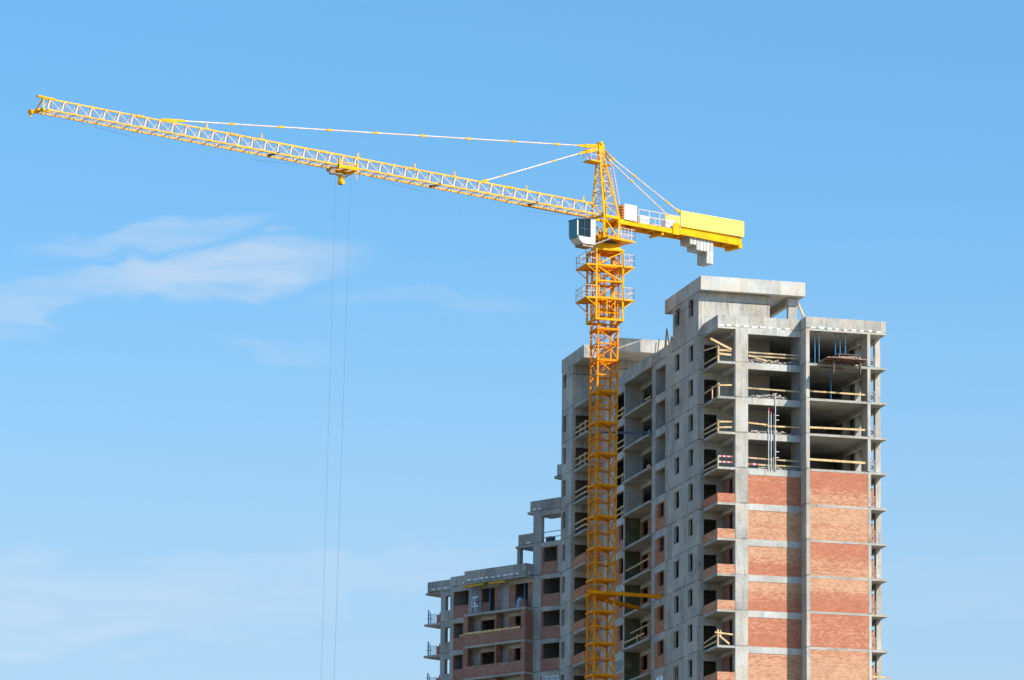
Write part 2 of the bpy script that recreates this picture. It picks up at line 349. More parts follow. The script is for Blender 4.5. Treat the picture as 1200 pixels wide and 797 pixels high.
# brick infill of narrow bays
for k in range(5, KB):
    z = L(k)
    a = wall(MB(), 'u', XW+.03, XW+.26, 13.8, 16.75, z+.004, z+2.35, [(14.2, 15.9, z+1.07, z+2.35)] if k != 10 else [(14.2, 16.45, z+.9, z+2.35)])
    o = a.build('brick_infill', BRICKD if k > K else BRICK, T); setbuff(o, z, z+2, .3, .15)
    hh = [(26.65, 28.05, z+.95, z+2.35)] if k != 9 else [(26.75, 28.7, z+1.1, z+2.35)]
    o = wall(MB(), 'u', XW+.03, XW+.26, 26.45, 29.5, z+.004, z+2.35, hh).build('brick_infill', BRICK, T); setbuff(o, z, z+2, .45, .2)
def pvc(parent, u0, u1, z0, z1, x, n):
    f = MB(); w = .09
    f.box(x, x+.08, u0, u1, z0, z0+w).box(x, x+.08, u0, u1, z1-w, z1)
    for i in range(n+1):
        u = u0+(u1-u0-w)*i/n; f.box(x, x+.08, u, u+w, z0+w, z1-w)
    fo = f.build('window_frame', WHITEP, parent, 'white plastic window frame')
    MB().box(x+.03, x+.05, u0+w, u1-w, z0+w, z1-w).build('window_pane', PANE, fo)
pvc(T, 14.22, 16.43, L(10)+.92, L(10)+2.33, XW+.0, 2)
pvc(T, 26.77, 28.68, L(9)+1.12, L(9)+2.33, XW+.0, 3)
# wooden filling of one small window near the bottom
f = MB().box(XW+.05, XW+.12, 9.7, 9.85, L(10)+1.06, L(10)+2.5).box(XW+.05, XW+.12, 10.3, 10.45, L(10)+1.06, L(10)+2.5).box(XW+.05, XW+.12, 10.9, 11.05, L(10)+1.06, L(10)+2.5).box(XW+.05, XW+.12, 9.7, 11.05, L(10)+2.36, L(10)+2.5)
f.build('timber_window_frame', WOODD, T)
# roof parapets
p = MB().box(-1.55, 5.76, 0, .15, 80.9, 82.05).box(-1.55, -1.40, .15, 4.14, 80.9, 82.05); p.build('roof_parapet', CONC, T)
p = MB().box(5.76, 12.86, -1.41, -1.26, 80.9, 82.07).box(5.76, 5.91, -1.26, .0, 80.9, 82.07).box(12.71, 12.86, -1.26, .3, 80.9, 82.07); p.build('roof_parapet', CONC, T)
MB().box(XW-.004, XW+.12, 11.63, 17.24, 80.9, 82.0).build('roof_parapet', CONC, T)
MB().box(-2.22, -2.06, 17.24, 26.25, 80.9, 82.0).box(-2.06, XW+.15, 17.24, 17.4, 80.9, 82.0).build('roof_parapet', CONC, T)
MB().box(XW-.004, XW+.12, 26.26, 29.5, 80.9, 81.95).build('roof_parapet', CONC, T)
# rows of white insulation blocks let into the parapets
def blocks(parent, ax, c, a, b, z, step=.73, ln=.46, d=-.006, hgt=.15, dz=.0):
    f = MB(); u = a
    while u < b-.2:
        l = ln*random.uniform(.6, 1.1); zz = z+dz*(u-a)+random.uniform(-.02, .02); hh = hgt*random.uniform(.7, 1.1)
        if random.random() < .93:
            if ax == 'v': f.box(u, min(u+l, b), c+d, c+.02, zz, zz+hh)
            else: f.box(c+d, c+.02, u, min(u+l, b), zz, zz+hh)
        u += step
    (f.box(a, b, c+.005, c+.03, z+.02, z+.06) if ax == 'v' else f.box(c+.005, c+.03, a, b, z+.02, z+.06))
    return f.build('insulation_strip', FOAM, parent)
blocks(T, 'v', 0, -1.45, 5.3, 81.12); blocks(T, 'v', -1.41, 6.2, 12.7, 81.10)
blocks(T, 'u', -1.55, .3, 4.0, 81.10, .7, .35, hgt=.11); blocks(T, 'u', XW-.004, 11.9, 16.6, 81.0, .65, .22, hgt=.12); blocks(T, 'u', -2.22, 17.5, 26.1, 81.05, .68, .25, hgt=.12)
blocks(T, 'u', XW-.004, 26.5, 29.3, 81.05, .6, .25, hgt=.12); blocks(T, 'u', 5.76, -1.1, -.2, 81.15, .7, .2, d=-.006)
# front columns and cross walls
MB().box(0, 1.11, -.012, .5, 0, 80.9).build('corner_column', CONC, T)
MB().box(5.76, 6.07, -1.422, .6, 0, 80.9).build('cross_wall', CONC, T)
MB().box(11.19, 11.46, -1.422, .25, 0, 80.9).build('cross_wall', CONC, T)
MB().box(5.85, 6.03, .62, 2.9, 0, 80.9).build('inner_wall', CONC, T)
MB().box(12.42, 12.88, .115, .6, 0, 80.9).build('rear_column', CONC, T)
MB().box(11.6, 11.97, 2.9, 3.3, 0, 80.9).build('rear_column', CONC, T); MB().box(11.25, 11.95, 5.2, 5.5, 0, 80.9).build('rear_column', CONC, T)
wall(MB(), 'v', 9.8, 10.0, -1.7, 12.3, 0, 80.9, [(-.9, .1, L(k)+.02, L(k)+2.1) for k in range(1, KB)]).build('inner_wall', CONC, T)
MB().box(12.38, 12.6, 8.0, 41.2, 0, 80.9).build('far_side_wall', CONC, T)
MB().box(12.2, 12.38, 3.6, 9.8, 0, 80.9).build('inner_wall', CONC, T)
for k in range(0, KB):
    z = L(k)
    if k <= K: MB().box(11.2, 11.45, .26, 9.79, z-.62, z-.198).build('ceiling_beam', BEAM, T)
    MB().box(1.11, 5.76, -.008, .3, z-.55, z+.004).build('floor_beam', BEAM, T)
    if k <= K:
        MB().box(0.05, .35, .5, 4.15, z-.55, z-.198).build('balcony_beam', BEAM, T)
        MB().box(12.45, 12.75, .6, 6.5, z-.55, z-.198).build('balcony_beam', BEAM, T)
# brick panels
LP = {5: (.12, .12), 6: (.75, .78), 7: (.1, .85), 8: (.0, .85), 9: (.05, .2), 10: (.8, .62)}
RP = {5: (.62, -.1), 6: (.75, .9), 7: (.62, .05), 8: (-.1, .9), 9: (.22, .12), 10: (.85, .7)}
for k in range(5, KB):
    z = L(k)
    b0, b1 = LP.get(k, (.3, .5)); o = MB().box(1.11, 5.76, .02, .2, z+.004, z+2.45); 
    def panel(x0, x1, y0, y1, z0, z1, bt, tp):
        mb = MB(); n = 12
        for i in range(n): mb.box(x0, x1, y0, y1, z0+(z1-z0)*i/n, z0+(z1-z0)*(i+1)/n)
        oo = mb.build('brick_panel', BRICK, T); setbuff(oo, z0+(z1-z0)*.28, z0+(z1-z0)*.72, bt, tp); return oo
    panel(1.11, 5.76, .02, .2, z+.004, z+2.45, b0, b1)
    b0, b1 = RP.get(k, (.3, .5)); panel(6.07, 11.19, -1.40, -1.2, z, z+2.8, b0, b1)
    o = wall(MB(), 'u', .2, .33, .5, 4.15, z, z+2.45, [(1.5, 2.4, z+.02, z+2.35)]).build('brick_partition', BRICKD, T); setbuff(o, z, z+2, .2, .2)
    if k <= K:
        o = MB().box(11.46, 12.22, .15, .3, z, z+1.9).build('brick_infill', BRICK, T); setbuff(o, z, z+2, .3, .2)
    if k != 9:
        hb = .78+random.uniform(-.04, .04)
        o = MB().box(-1.55, -.02, .01, .13, z, z+hb).box(-1.55, -1.43, .13, 4.14, z, z+hb).build('balcony_parapet', BRICK, T); setbuff(o, z, z+1, {6: .6, 7: .55, 8: .7, 10: .5}.get(k, .1), {6: .6, 7: .55, 8: .6, 10: .8}.get(k, .1))
# high stair core roof at the far end (B section)
h = [(40.0, 41.12, L(k)+1.0, L(k)+2.5) for k in range(1, KB)]+[(40.0, 41.12, 83.2, 84.5)]
wall(MB(), 'u', -3.62, -3.38, 38.0, 41.5, 0, 84.85, h).build('rear_side_wall', CONC, T)
h = [(-3.25, -2.0, L(k)+.02, L(k)+2.15) for k in range(1, KB)]
MB().box(-3.38, 12.3, 41.3, 41.5, 0, 84.85).build('rear_wall', CONC, T)
MB().box(1.9, 2.1, 34.0, 41.3, 0, 80.9).build('inner_wall', CONC, T)
wall(MB(), 'v', 38.0, 38.2, -3.38, XW, 0, 84.85, h).build('rear_end_wall', CONC, T)
MB().box(XW+.24, 9, 34.4, 34.6, 81.1, 84.85).build('rear_end_wall', CONC, T)
MB().prism([(-3.64, 34.0), (-1.65, 34.0), (-1.65, 30.1), (8, 30.1), (8, 41.6), (-3.64, 41.6)], 84.86, 86.05).build('rear_roof', CONC, T)
MB().box(XW+.24, 12.3, 33.7, 33.9, 0, 81.0).build('inner_wall', CONC, T); MB().box(3, 3.2, 10.1, 33.6, 0, 80.8).build('inner_wall', CONC, T)
for k in range(5, KB):
    z = L(k); o = MB().box(-3.4, -2.0, 34.0, 34.12, z, z+.85).box(-3.4, -3.28, 34.12, 37.98, z, z+.85).build('balcony_parapet', BRICK, T); setbuff(o, z, z+1, .35, .35)

# ---- guard rails (rough timber)
def rails(pts, z, hs, posts=(), w=.13, parent=T, mat=None, sag=.06, name='timber_guard_rail', label=None, over=.0):
    f = MB(); mat = mat or random.choice((WOOD, WOOD, WOOD2))
    for hh in hs:
        for a, b in zip(pts, pts[1:]):
            j = [random.uniform(-sag, sag) for _ in (0, 1)]
            A = Vector((a[0], a[1], z+hh+j[0])); B = Vector((b[0], b[1], z+hh+j[1])); d = (B-A).normalized()
            f.bar(A-d*over, B+d*over, .05, w)
    for q in posts: f.bar((q[0], q[1], z), (q[0]+random.uniform(-.03, .03), q[1], z+max(hs)+.18), .09)
    return f.build(name, mat, parent, label)
lf = [(1.15, .12), (5.74, .1)]
o = rails(lf, L(1), (.92, .56)); 
MB().bar((1.2, .1, L(1)+.62), (3.9, .3, L(1)+.06), .05, .12).build('timber_brace', WOOD, T)
rails(lf, L(2), (.82,)); rails([(1.15, .1), (2.9, .1)], L(3), (.82,)); rails([(2.7, .16), (5.74, .14)], L(3), (.72,)); rails(lf, L(4), (.86, .36), [(3.35, .1)])
MB().box(1.3, 1.55, .02, .09, L(4)+.30, L(4)+.44).box(1.8, 2.05, .02, .09, L(4)+.29, L(4)+.43).build('red_marking', REDP, T)
MB().box(1.56, 1.79, .02, .09, L(4)+.295, L(4)+.435).build('white_marking', WHITEP, T)
rt_ = [(6.1, -1.2), (11.17, -1.2)]
rails(rt_, L(2), (.66,)); rails(rt_, L(3), (.60,), w=.16); rails(rt_, L(4), (.80,), w=.18)
rails([(6.1, 9.5), (11, 9.5)], L(3), (.9,), mat=WOODD)
cb_ = [(-1.48, 4.05), (-1.48, .08), (-.28, .08)]
f = MB().bar((-1.5, 4.0, L(1)+.45), (-1.5, .05, L(1)+.42), .05, .12).bar((-1.62, 4.1, L(1)+1.6), (-1.5, 0, L(1)+1.25), .05, .14)
f.bar((-2.2, .0, L(1)+1.85), (-.35, 0, L(1)+1.02), .05, .17).bar((-1.45, .06, L(1)+.62), (-.35, .06, L(1)+.56), .05, .16).bar((-1.45, .06, L(1)+.92), (-.35, .06, L(1)+.94), .05, .16).bar((-1.46, .12, L(1)), (-1.46, .12, L(1)+1.25), .12)
f.build('timber_guard_rail', WOOD, T)
rails(cb_, L(2), (.95,), [(-1.4, .1), (-1.48, 1.7)]); rails(cb_, L(3), (.82, .36), [(-1.47, .1)]); rails([(-1.48, 4.05), (-1.48, .08)], L(4), (.72, .25), [(-1.48, .1)])
for hh in (.9, .42):
    o = MB()
    for i in range(6): 
        if i % 2: o.box(-1.42+i*.19, -1.23+i*.19, .05, .1, L(4)+hh-.07, L(4)+hh+.07)
    o.build('red_marking', REDP, T)
    MB().bar((-1.44, .09, L(4)+hh), (-.26, .09, L(4)+hh), .05, .12).build('white_guard_rail', WHITEP, T, 'red and white striped guard board on the corner balcony')
f = MB().bar((-1.48, 4.1, L(9)+.62), (-1.48, .05, L(9)+.95), .06, .13).bar((-1.48, 4.1, L(9)+.28), (-1.48, .05, L(9)+.38), .06, .13).bar((-1.75, .05, L(9)+1.05), (-.2, .05, L(9)+.92), .06, .13)
f.bar((-1.46, .1, L(9)), (-1.46, .1, L(9)+1.3), .11).bar((-1.2, .1, L(9)+.8), (-1.25, .1, L(9)+1.25), .09).bar((-1.4, .02, L(9)+.8), (-.5, .02, L(9)+.12), .06, .14)
f.build('timber_guard_rail', WOOD, T)
for k in (1, 2, 3, 4):
    rails([(XW+.12, 26.5), (XW+.12, 29.45)], L(k), (.95, .5) if k != 3 else (.9,), [(XW+.15, 27.6)] if k != 2 else [], mat=WOOD)
    rails([(-3.3, 37.95), (-3.3, 34.05), (-2.0, 34.05)], L(k), (.92, .4), [(-3.3, 36.2), (-3.3, 34.6)] if k < 3 else [], mat=WOOD)
rails([(-2.1, 17.9), (-2.1, 22.0)], L(6), (.95,), sag=.08); rails([(-2.1, 21.8), (-2.1, 25.3)], L(6), (.82,), sag=.08)
rails([(-2.1, 18.0), (-2.1, 23.6)], L(8), (1.1,), [(-2.1, 18.1)], sag=.05); rails([(-2.1, 19.4), (-2.1, 25.6)], L(8), (.55,), [(-2.1, 21.6)], sag=.05)
rails([(-2.1, 17.8), (-2.1, 19.6)], L(1), (.25,)); rails([(-2.1, 18.0), (-2.1, 19.0)], L(2), (.25,)); rails([(-2.1, 18.0), (-2.1, 18.9)], L(3), (.2,))
for k in range(1, K):
    f = MB().bar((11.5, .9, L(k)+.55), (12.4, .7, L(k)+.72), .05, .1).bar((11.5, .9, L(k)+1.0), (12.4, .7, L(k)+.9), .05, .1)
    f.bar((12.05, -.2, L(k)+random.uniform(1.0, 1.3)), (12.25, -.2, L(k)+1.15), .12)
    f.bar((12.2, -.2, L(k)), (12.2, -.2, L(k)+1.2), .06).bar((12.2, -.2, L(k)+.7), (12.2, .75, L(k)+.66), .05).build('balcony_guard_rail', WOODD, T)
MB().bar((11.5, -1.2, L(10)+.8), (13.2, -1.25, L(10)+.72), .06, .13).bar((11.4, -1.2, L(10)+.25), (12.8, -1.25, L(10)+.18), .06, .13).build('timber_guard_rail', WOOD, T)
# riser pipes in the left front room
for i, (x, z1, m_) in enumerate(((2.9, 74.1, WHITEP), (3.12, 73.8, WHITEP), (3.5, 75.6, WHITEP), (3.36, 73.9, STEEL))):
    f = MB().bar((x, -.06, 69.0), (x, -.06, z1), .075 if m_ is WHITEP else .05, n=8)
    if i == 2:
        for q in (73.7, 73.3, 70.6, 70.1): f.bar((x, -.06, q), (x+.3, -.06, q+.02), .06)
    o = f.build('riser_pipe', m_, T)
    if i < 2: MB().bar((x, -.06, z1), (x, -.06, z1+.22), .13, n=8).build('pipe_cap', REDP, o)

# ================================================================== LOWER WING
WG = thing('apartment_wing', 'lower stepped concrete wing with dark red brick infill, left of the tower', 'building', (-3.62, 41.5, 0), math.atan2(-.8616, .5075))
LW = lambda k: 81.22-3*k
for k in range(5, KB+1):
    z = LW(k); e = .16 if k == 5 else 0
    poly = [(-.02, 0.004), (-.02, 12), (-16.2, 12), (-16.2, 3.3), (-18.86, 3.3), (-18.86, 1.0+e), (-14.35, 1.0+e), (-14.35, e), (-11.4+e, e), (-11.4+e, -1.1+e), (-3.4-e, -1.1+e), (-3.4-e, .004)]
    MB().prism(poly, z-.2, z).build('floor_slab', SLAB, WG)
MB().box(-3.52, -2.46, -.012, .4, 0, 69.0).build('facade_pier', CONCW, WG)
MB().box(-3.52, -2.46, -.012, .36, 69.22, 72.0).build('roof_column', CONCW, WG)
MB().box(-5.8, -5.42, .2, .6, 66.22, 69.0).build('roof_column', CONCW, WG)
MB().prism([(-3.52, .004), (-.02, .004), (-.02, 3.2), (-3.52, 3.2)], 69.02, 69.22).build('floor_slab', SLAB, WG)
MB().prism([(-5.82, .0), (-3.53, .0), (-3.53, 2.7), (-5.82, 2.7)], 68.99, 69.2).build('roof_slab', SLAB, WG)
MB().box(-5.45, -3.54, -.01, .14, 69.2, 70.22).build('roof_parapet', CONCW, WG); blocks(WG, 'v', -.01, -5.2, -3.7, 69.33, .8, .5)
MB().prism([(-4.31, .0), (-.02, .0), (-.02, 3.2), (-4.31, 3.2)], 72.02, 72.24).build('roof_slab', SLAB, WG)
MB().box(-3.94, -.02, -.012, .14, 72.24, 73.2).build('roof_parapet', CONCW, WG); blocks(WG, 'v', -.012, -3.6, -2.2, 72.35, .7, .42); 
MB().box(-3.52, -.02, -.014, .3, 71.72, 72.22).build('floor_beam', CONCW, WG); MB().box(-2.46, -.02, -.008, .3, 68.77, 69.21).build('floor_beam', CONCW, WG)
rails([(-2.46, .15), (-.05, .15)], 69.22, (.92, .42), parent=WG, mat=STEEL, w=.07, name='steel_guard_rail', sag=.01)
MB().box(-2.2, -1.45, .3, .8, 69.22, 69.75).build('formwork_crate', DKSTEEL, WG)
# small balcony box stuck on the rear of the tower
MB().box(-.53, .45, .0, 1.2, 75.24, 76.28).box(-.86, .4, -.02, 1.3, 74.98, 75.24).build('balcony_box', CONCW, WG)
# roof parapets
MB().box(-11.4, -3.4, -1.1, -.95, 66.02, 67.28).box(-3.55, -3.4, -.95, -.02, 66.02, 67.28).box(-11.4, -11.25, -.95, .14, 66.02, 67.28).build('roof_parapet', CONCW, WG)
MB().box(-14.35, -11.41, -.01, .15, 66.02, 67.18).build('roof_parapet', CONCW, WG)
MB().box(-18.44, -14.36, .99, 1.14, 66.22, 67.2).box(-18.44, -18.29, 1.14, 3.2, 66.22, 67.2).build('roof_parapet', CONCW, WG)
blocks(WG, 'v', -1.1, -11.0, -4.0, 66.34, .79, .5, hgt=.16); blocks(WG, 'v', -.01, -12.8, -11.8, 66.4, .5, .3); blocks(WG, 'v', .99, -17.9, -14.9, 66.4, .8, .5, hgt=.14)
blocks(WG, 'u', -3.4, -.9, -.1, 66.32, .6, .3, d=-.0) if False else None
MB().box(-3.42, -3.394, -.85, -.45, 66.34, 66.48).build('insulation_strip', FOAM, WG)
# facade
MB().box(-14.35, -13.92, -.01, .4, 0, 66.0).build('facade_column', CONCW, WG); MB().box(-11.9, -11.53, -.01, .4, 63.2, 66.0).build('facade_column', CONCW, WG)
MB().box(-16.62, -16.03, .99, 1.4, 0, 66.0).build('facade_column', CONCW, WG)
MB().box(-11.52, -10.24, -.01, .3, 0, 66.0).build('facade_column', CONCW, WG); MB().box(-7.57, -6.59, -.01, .3, 0, 66.0).build('facade_column', CONCW, WG)
WI = MB()
for a in ((-14.2, -14.0, .4, 8), (-14.0, -.1, 8.0, 8.2), (-16.2, -14.2, 3.6, 3.8), (-11.3, -11.1, .32, 8), (-7.2, -7.0, .32, 8), (-3.5, -3.3, .42, 8)): MB().box(*a, 0, 66).build('inner_wall', CONCW, WG)  # bay partitions added, and back wall set deep, to darken the rooms
MB().box(-.2, -.05, 3.3, 11.9, 0, 66).build('rear_wall', CONCW, WG); MB().box(-16.1, -.2, 11.7, 11.9, 0, 66).build('rear_wall', CONCW, WG)
for k in range(6, KB):
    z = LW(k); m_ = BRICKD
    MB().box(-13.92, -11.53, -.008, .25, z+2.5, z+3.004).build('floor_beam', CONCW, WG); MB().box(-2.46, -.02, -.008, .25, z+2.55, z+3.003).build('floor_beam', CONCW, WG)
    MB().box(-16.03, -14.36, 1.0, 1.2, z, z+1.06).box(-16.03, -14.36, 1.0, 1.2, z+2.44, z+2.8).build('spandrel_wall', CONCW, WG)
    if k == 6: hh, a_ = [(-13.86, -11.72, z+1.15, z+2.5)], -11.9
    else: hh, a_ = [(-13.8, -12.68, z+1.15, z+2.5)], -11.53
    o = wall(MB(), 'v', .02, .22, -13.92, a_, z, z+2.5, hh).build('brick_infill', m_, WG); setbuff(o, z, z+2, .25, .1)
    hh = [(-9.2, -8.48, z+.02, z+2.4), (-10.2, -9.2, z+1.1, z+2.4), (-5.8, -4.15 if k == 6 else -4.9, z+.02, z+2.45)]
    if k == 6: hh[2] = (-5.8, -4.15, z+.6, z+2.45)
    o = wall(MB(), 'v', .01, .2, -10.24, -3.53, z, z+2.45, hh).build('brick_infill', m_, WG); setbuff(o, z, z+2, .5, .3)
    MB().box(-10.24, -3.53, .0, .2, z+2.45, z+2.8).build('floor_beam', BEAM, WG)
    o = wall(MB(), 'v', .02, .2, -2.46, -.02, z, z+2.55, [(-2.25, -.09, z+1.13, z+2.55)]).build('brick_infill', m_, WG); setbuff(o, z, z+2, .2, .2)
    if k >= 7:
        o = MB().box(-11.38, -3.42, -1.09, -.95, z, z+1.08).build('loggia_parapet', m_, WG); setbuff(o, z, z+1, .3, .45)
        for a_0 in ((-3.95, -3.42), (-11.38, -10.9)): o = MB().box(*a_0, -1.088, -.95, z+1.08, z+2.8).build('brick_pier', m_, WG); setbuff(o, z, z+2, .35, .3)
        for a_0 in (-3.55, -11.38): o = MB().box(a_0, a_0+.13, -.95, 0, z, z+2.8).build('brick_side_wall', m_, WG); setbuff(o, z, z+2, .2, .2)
        o = MB().box(-7.42, -7.28, -.95, 0, z, z+2.8).build('loggia_divider', m_, WG); setbuff(o, z, z+2, .2, .2)
    if k < K:
        o = MB().box(-17.2, -16.66, 1.03, 1.15, z, z+.78).build('balcony_parapet', m_, WG); setbuff(o, z, z+2, .25, .25)
        f = MB().bar((-18.35, 1.1, z), (-18.35, 1.1, z+1.35), .09).bar((-18.1, 1.1, z), (-18.1, 1.1, z+1.1), .06).bar((-18.35, 1.1, z), (-18.35, 2.6, z), .07).bar((-18.35, 2.6, z), (-18.35, 2.6, z+1.3), .07)
        for q in range(6): f.bar((-17.95+q*.15, 1.08, z), (-17.95+q*.15, 1.08, z+.82), .025)
        f.bar((-18.6, 1.1, z+.85), (-17.2, 1.1, z+.85), .03).bar((-18.6, 1.1, z+.5), (-17.9, 1.1, z+.5), .05)
        f.build('steel_guard_rail', BLUE, WG)
z = LW(5)
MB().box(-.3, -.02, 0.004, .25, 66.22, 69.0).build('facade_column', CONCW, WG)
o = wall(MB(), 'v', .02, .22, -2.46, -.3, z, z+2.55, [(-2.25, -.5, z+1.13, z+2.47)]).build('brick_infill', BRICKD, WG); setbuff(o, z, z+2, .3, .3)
MB().box(-3.5, -3.38, .42, 3.2, 66.23, 69.0).build('inner_wall', CONCW, WG); MB().box(-3.5, -.1, 3.2, 3.4, 66.2, 69.0).build('rear_wall', CONCW, WG)
# pvc window in the lowest visible bay
f = MB(); z0, z1 = LW(9)+1.15, LW(9)+2.53
f.box(-2.23, -.11, .0, .08, z0, z0+.1).box(-2.23, -.11, .0, .08, z1-.12, z1)
for x in (-2.23, -1.62, -1.0, -.21): f.box(x, x+.1, .0, .08, z0+.1, z1-.12)
fo = f.build('window_frame', WHITEP, WG); MB().box(-2.13, -.2, .03, .05, z0+.1, z1-.12).build('window_pane', PANE, fo)
MB().box(-11.3, -4.0, -1.16, -1.09, LW(7)+1.06, LW(7)+1.26).box(-11.9, -11.3, -1.13, -1.07, LW(7)+.98, LW(7)+1.14).build('timber_board', WOOD, WG, 'long timber board along the brick loggia parapet')
MB().box(-11.65, -9.0, -1.0, -.85, 65.78, 66.0).build('formwork_beam', YBEAM, WG); MB().box(-8.3, -6.2, -1.0, -.85, 65.78, 66.0).build('formwork_beam', YBEAM, WG)

def wloc(x, y, z): return WG.matrix_basis @ Vector((x, y, z))
bpy.context.view_layer.update()
WR = WG.rotation_euler.z
# ================================================================== LOOSE THINGS
def prop(loc, hgt, label, group='blue steel props in the open storeys', mat=BLUE):
    t = thing('steel_prop', label, 'prop', loc, 0, group)
    MB().bar((0, 0, .02), (0, 0, hgt*.6), .09, n=8).build('outer_tube', mat, t)
    MB().bar((0, 0, hgt*.6), (0, 0, hgt-.02), .06, n=8).build('inner_tube', mat, t)
    MB().box(-.1, .1, -.1, .1, 0, .02).box(-.1, .1, -.1, .1, hgt-.02, hgt).build('end_plate', mat, t)
    return t
def zoff(l): return L(l)
prop((6.72, -.9, L(1)), 2.78, 'blue steel prop under the roof slab, leftmost in the open top right room')
prop((7.0, -1.15, L(1)), 2.78, 'blue steel prop second from the left in the open top right room')
prop((8.6, -.7, L(1)), 2.78, 'blue steel prop in the top right room, left one of three behind the plank deck')
prop((8.95, -.9, L(1)), 2.78, 'blue steel prop in the top right room, middle one of three behind the plank deck')
prop((9.35, -1.1, L(1)), 2.78, 'blue steel prop in the top right room, right one of three behind the plank deck')
prop((8.06, -1.1, L(2)), 2.78, 'single blue steel prop standing in the room below the plank deck')
for k, w_ in ((1, 'topmost'), (2, 'second from top'), (3, 'third from top'), (4, 'lowest')):
    prop((5.45, .35, L(k)), 2.43, w_+' pale blue prop at the right edge of the open left rooms', mat=STEEL if k < 1 else BLUE)
for x, lb in ((-10.5, 'slim blue prop left of centre under the wing roof, beside the number board'), (-9.69, 'slim blue prop right of the number board under the wing roof'), (-8.2, 'slim blue prop in front of the dark doorway under the wing roof'),
              (-6.9, 'slim blue prop before the grey column under the wing roof'), (-3.7, 'slim blue prop at the right end of the wing top balcony')):
    p_ = prop(wloc(x, -.9, LW(6)), 2.78, lb)
# number board
t = thing('number_board', 'white board with the dark number 19 hung on the top floor of the wing', 'sign', wloc(-10.07, -1.02, LW(6)+.6), WR)
MB().box(-.42, .42, 0, .03, 0, .98).build('board', WHITEP, t)
cu_ = bpy.data.curves.new('digits', 'FONT'); cu_.body = '19'; cu_.size = .98; cu_.align_x = 'CENTER'; cu_.extrude = .004; cu_.offset = .022; cu_.space_character = .95
co = bpy.data.objects.new('digits', cu_); COL.objects.link(co); co.data.materials.append(DKSTEEL)
bpy.context.view_layer.update(); dg = bpy.context.evaluated_depsgraph_get(); me = bpy.data.meshes.new_from_object(co.evaluated_get(dg))
bpy.data.objects.remove(co); dgo = bpy.data.objects.new('digits', me); COL.objects.link(dgo); dgo.parent = t; dgo.rotation_euler = (R(90), 0, 0); dgo.location = (0, -.006, .14)
me.materials.clear(); me.materials.append(plain('dark_blue_paint', (.01, .03, .08), .6))
# sheets and bucket in the wing
t = thing('plastic_sheet_roll', 'pale blue plastic sheet bundle leaning in the wing top balcony doorway', 'sheet', wloc(-5.15, -.3, LW(6)), WR)
f = MB()
for i in range(5): f.hexa([(-.12+i*.1, -.1, 0), (0+i*.1, -.1, 0), (0+i*.1, .1, 0), (-.12+i*.1, .1, 0), (-.1+i*.13, 0, .9+.25*(i % 3)*.5), (-.02+i*.13, 0, .95+.2*(i % 2)), (-.02+i*.13, .14, .95+.2*(i % 2)), (-.1+i*.13, .14, .9+.25*(i % 3)*.5)])
f.build('sheet', SHEET, t)
t = thing('brick_stack', 'small stack of red bricks on the wing top balcony', 'bricks', wloc(-4.35, -.4, LW(6)), WR)
for i in range(5): 
    o = MB().box(-.35+.02*i, .35-.03*i, -.25, .25, i*.17, i*.17+.16).build('brick_layer', BRICKD, t); setbuff(o, 0, 1, .2, .2)
t = thing('red_bucket', 'small red bucket standing on the brick loggia parapet of the wing', 'bucket', wloc(-4.75, -1.02, LW(7)+1.08), WR)
f = MB(); n = 12
ring = lambda r, zz: [(r*math.cos(2*math.pi*i/n), r*math.sin(2*math.pi*i/n), zz) for i in range(n)]
vs = ring(.12, 0)+ring(.17, .32)+ring(.15, .32)+ring(.10, .03)
fs = [tuple(range(n))[::-1]]+[(a*n+i, a*n+(i+1) % n, (a+1)*n+(i+1) % n, (a+1)*n+i) for a in range(3) for i in range(n)]+[tuple(range(3*n, 4*n))]
f._add(vs, fs); f.build('bucket_body', REDP, t); MB().bar((-.16, 0, .32), (-.08, 0, .46), .02).bar((-.08, 0, .46), (.08, 0, .46), .02).bar((.08, 0, .46), (.16, 0, .32), .02).build('handle', STEEL, t)
# rubble
for k, w_, x0, x1, n_, hh in ((1, 'topmost', 1.2, 5.5, 130, .22), (2, 'second', 1.4, 4.6, 110, .2), (3, 'third', 1.3, 5.0, 90, .16), (4, 'lowest', 2.2, 5.4, 60, .1)):
    f = MB()
    for i in range(n_):
        x = random.uniform(x0, x1); pk = math.exp(-((x-3.4)/.8)**2) if k in (2, 3) else .4
        f.lump((x, random.uniform(.05, .7), L(k)+random.uniform(.0, hh+pk*.3)), random.uniform(.06, .17), (1.2, 1, .65))
    for i in range(14): 
        x = random.uniform(x0, x1-.4); z0 = L(k)+random.uniform(.08, hh+.05); f.bar((x, .1, z0), (x+random.uniform(.3, .8), random.uniform(.1, .5), z0+random.uniform(-.08, .22)), .05)
    o = f.build('rubble_pile', RUBBLE); o['label'] = w_+' heap of broken rubble at the edge of the open left rooms'; o['category'] = 'rubble'; o['group'] = 'rubble heaps in the open rooms'
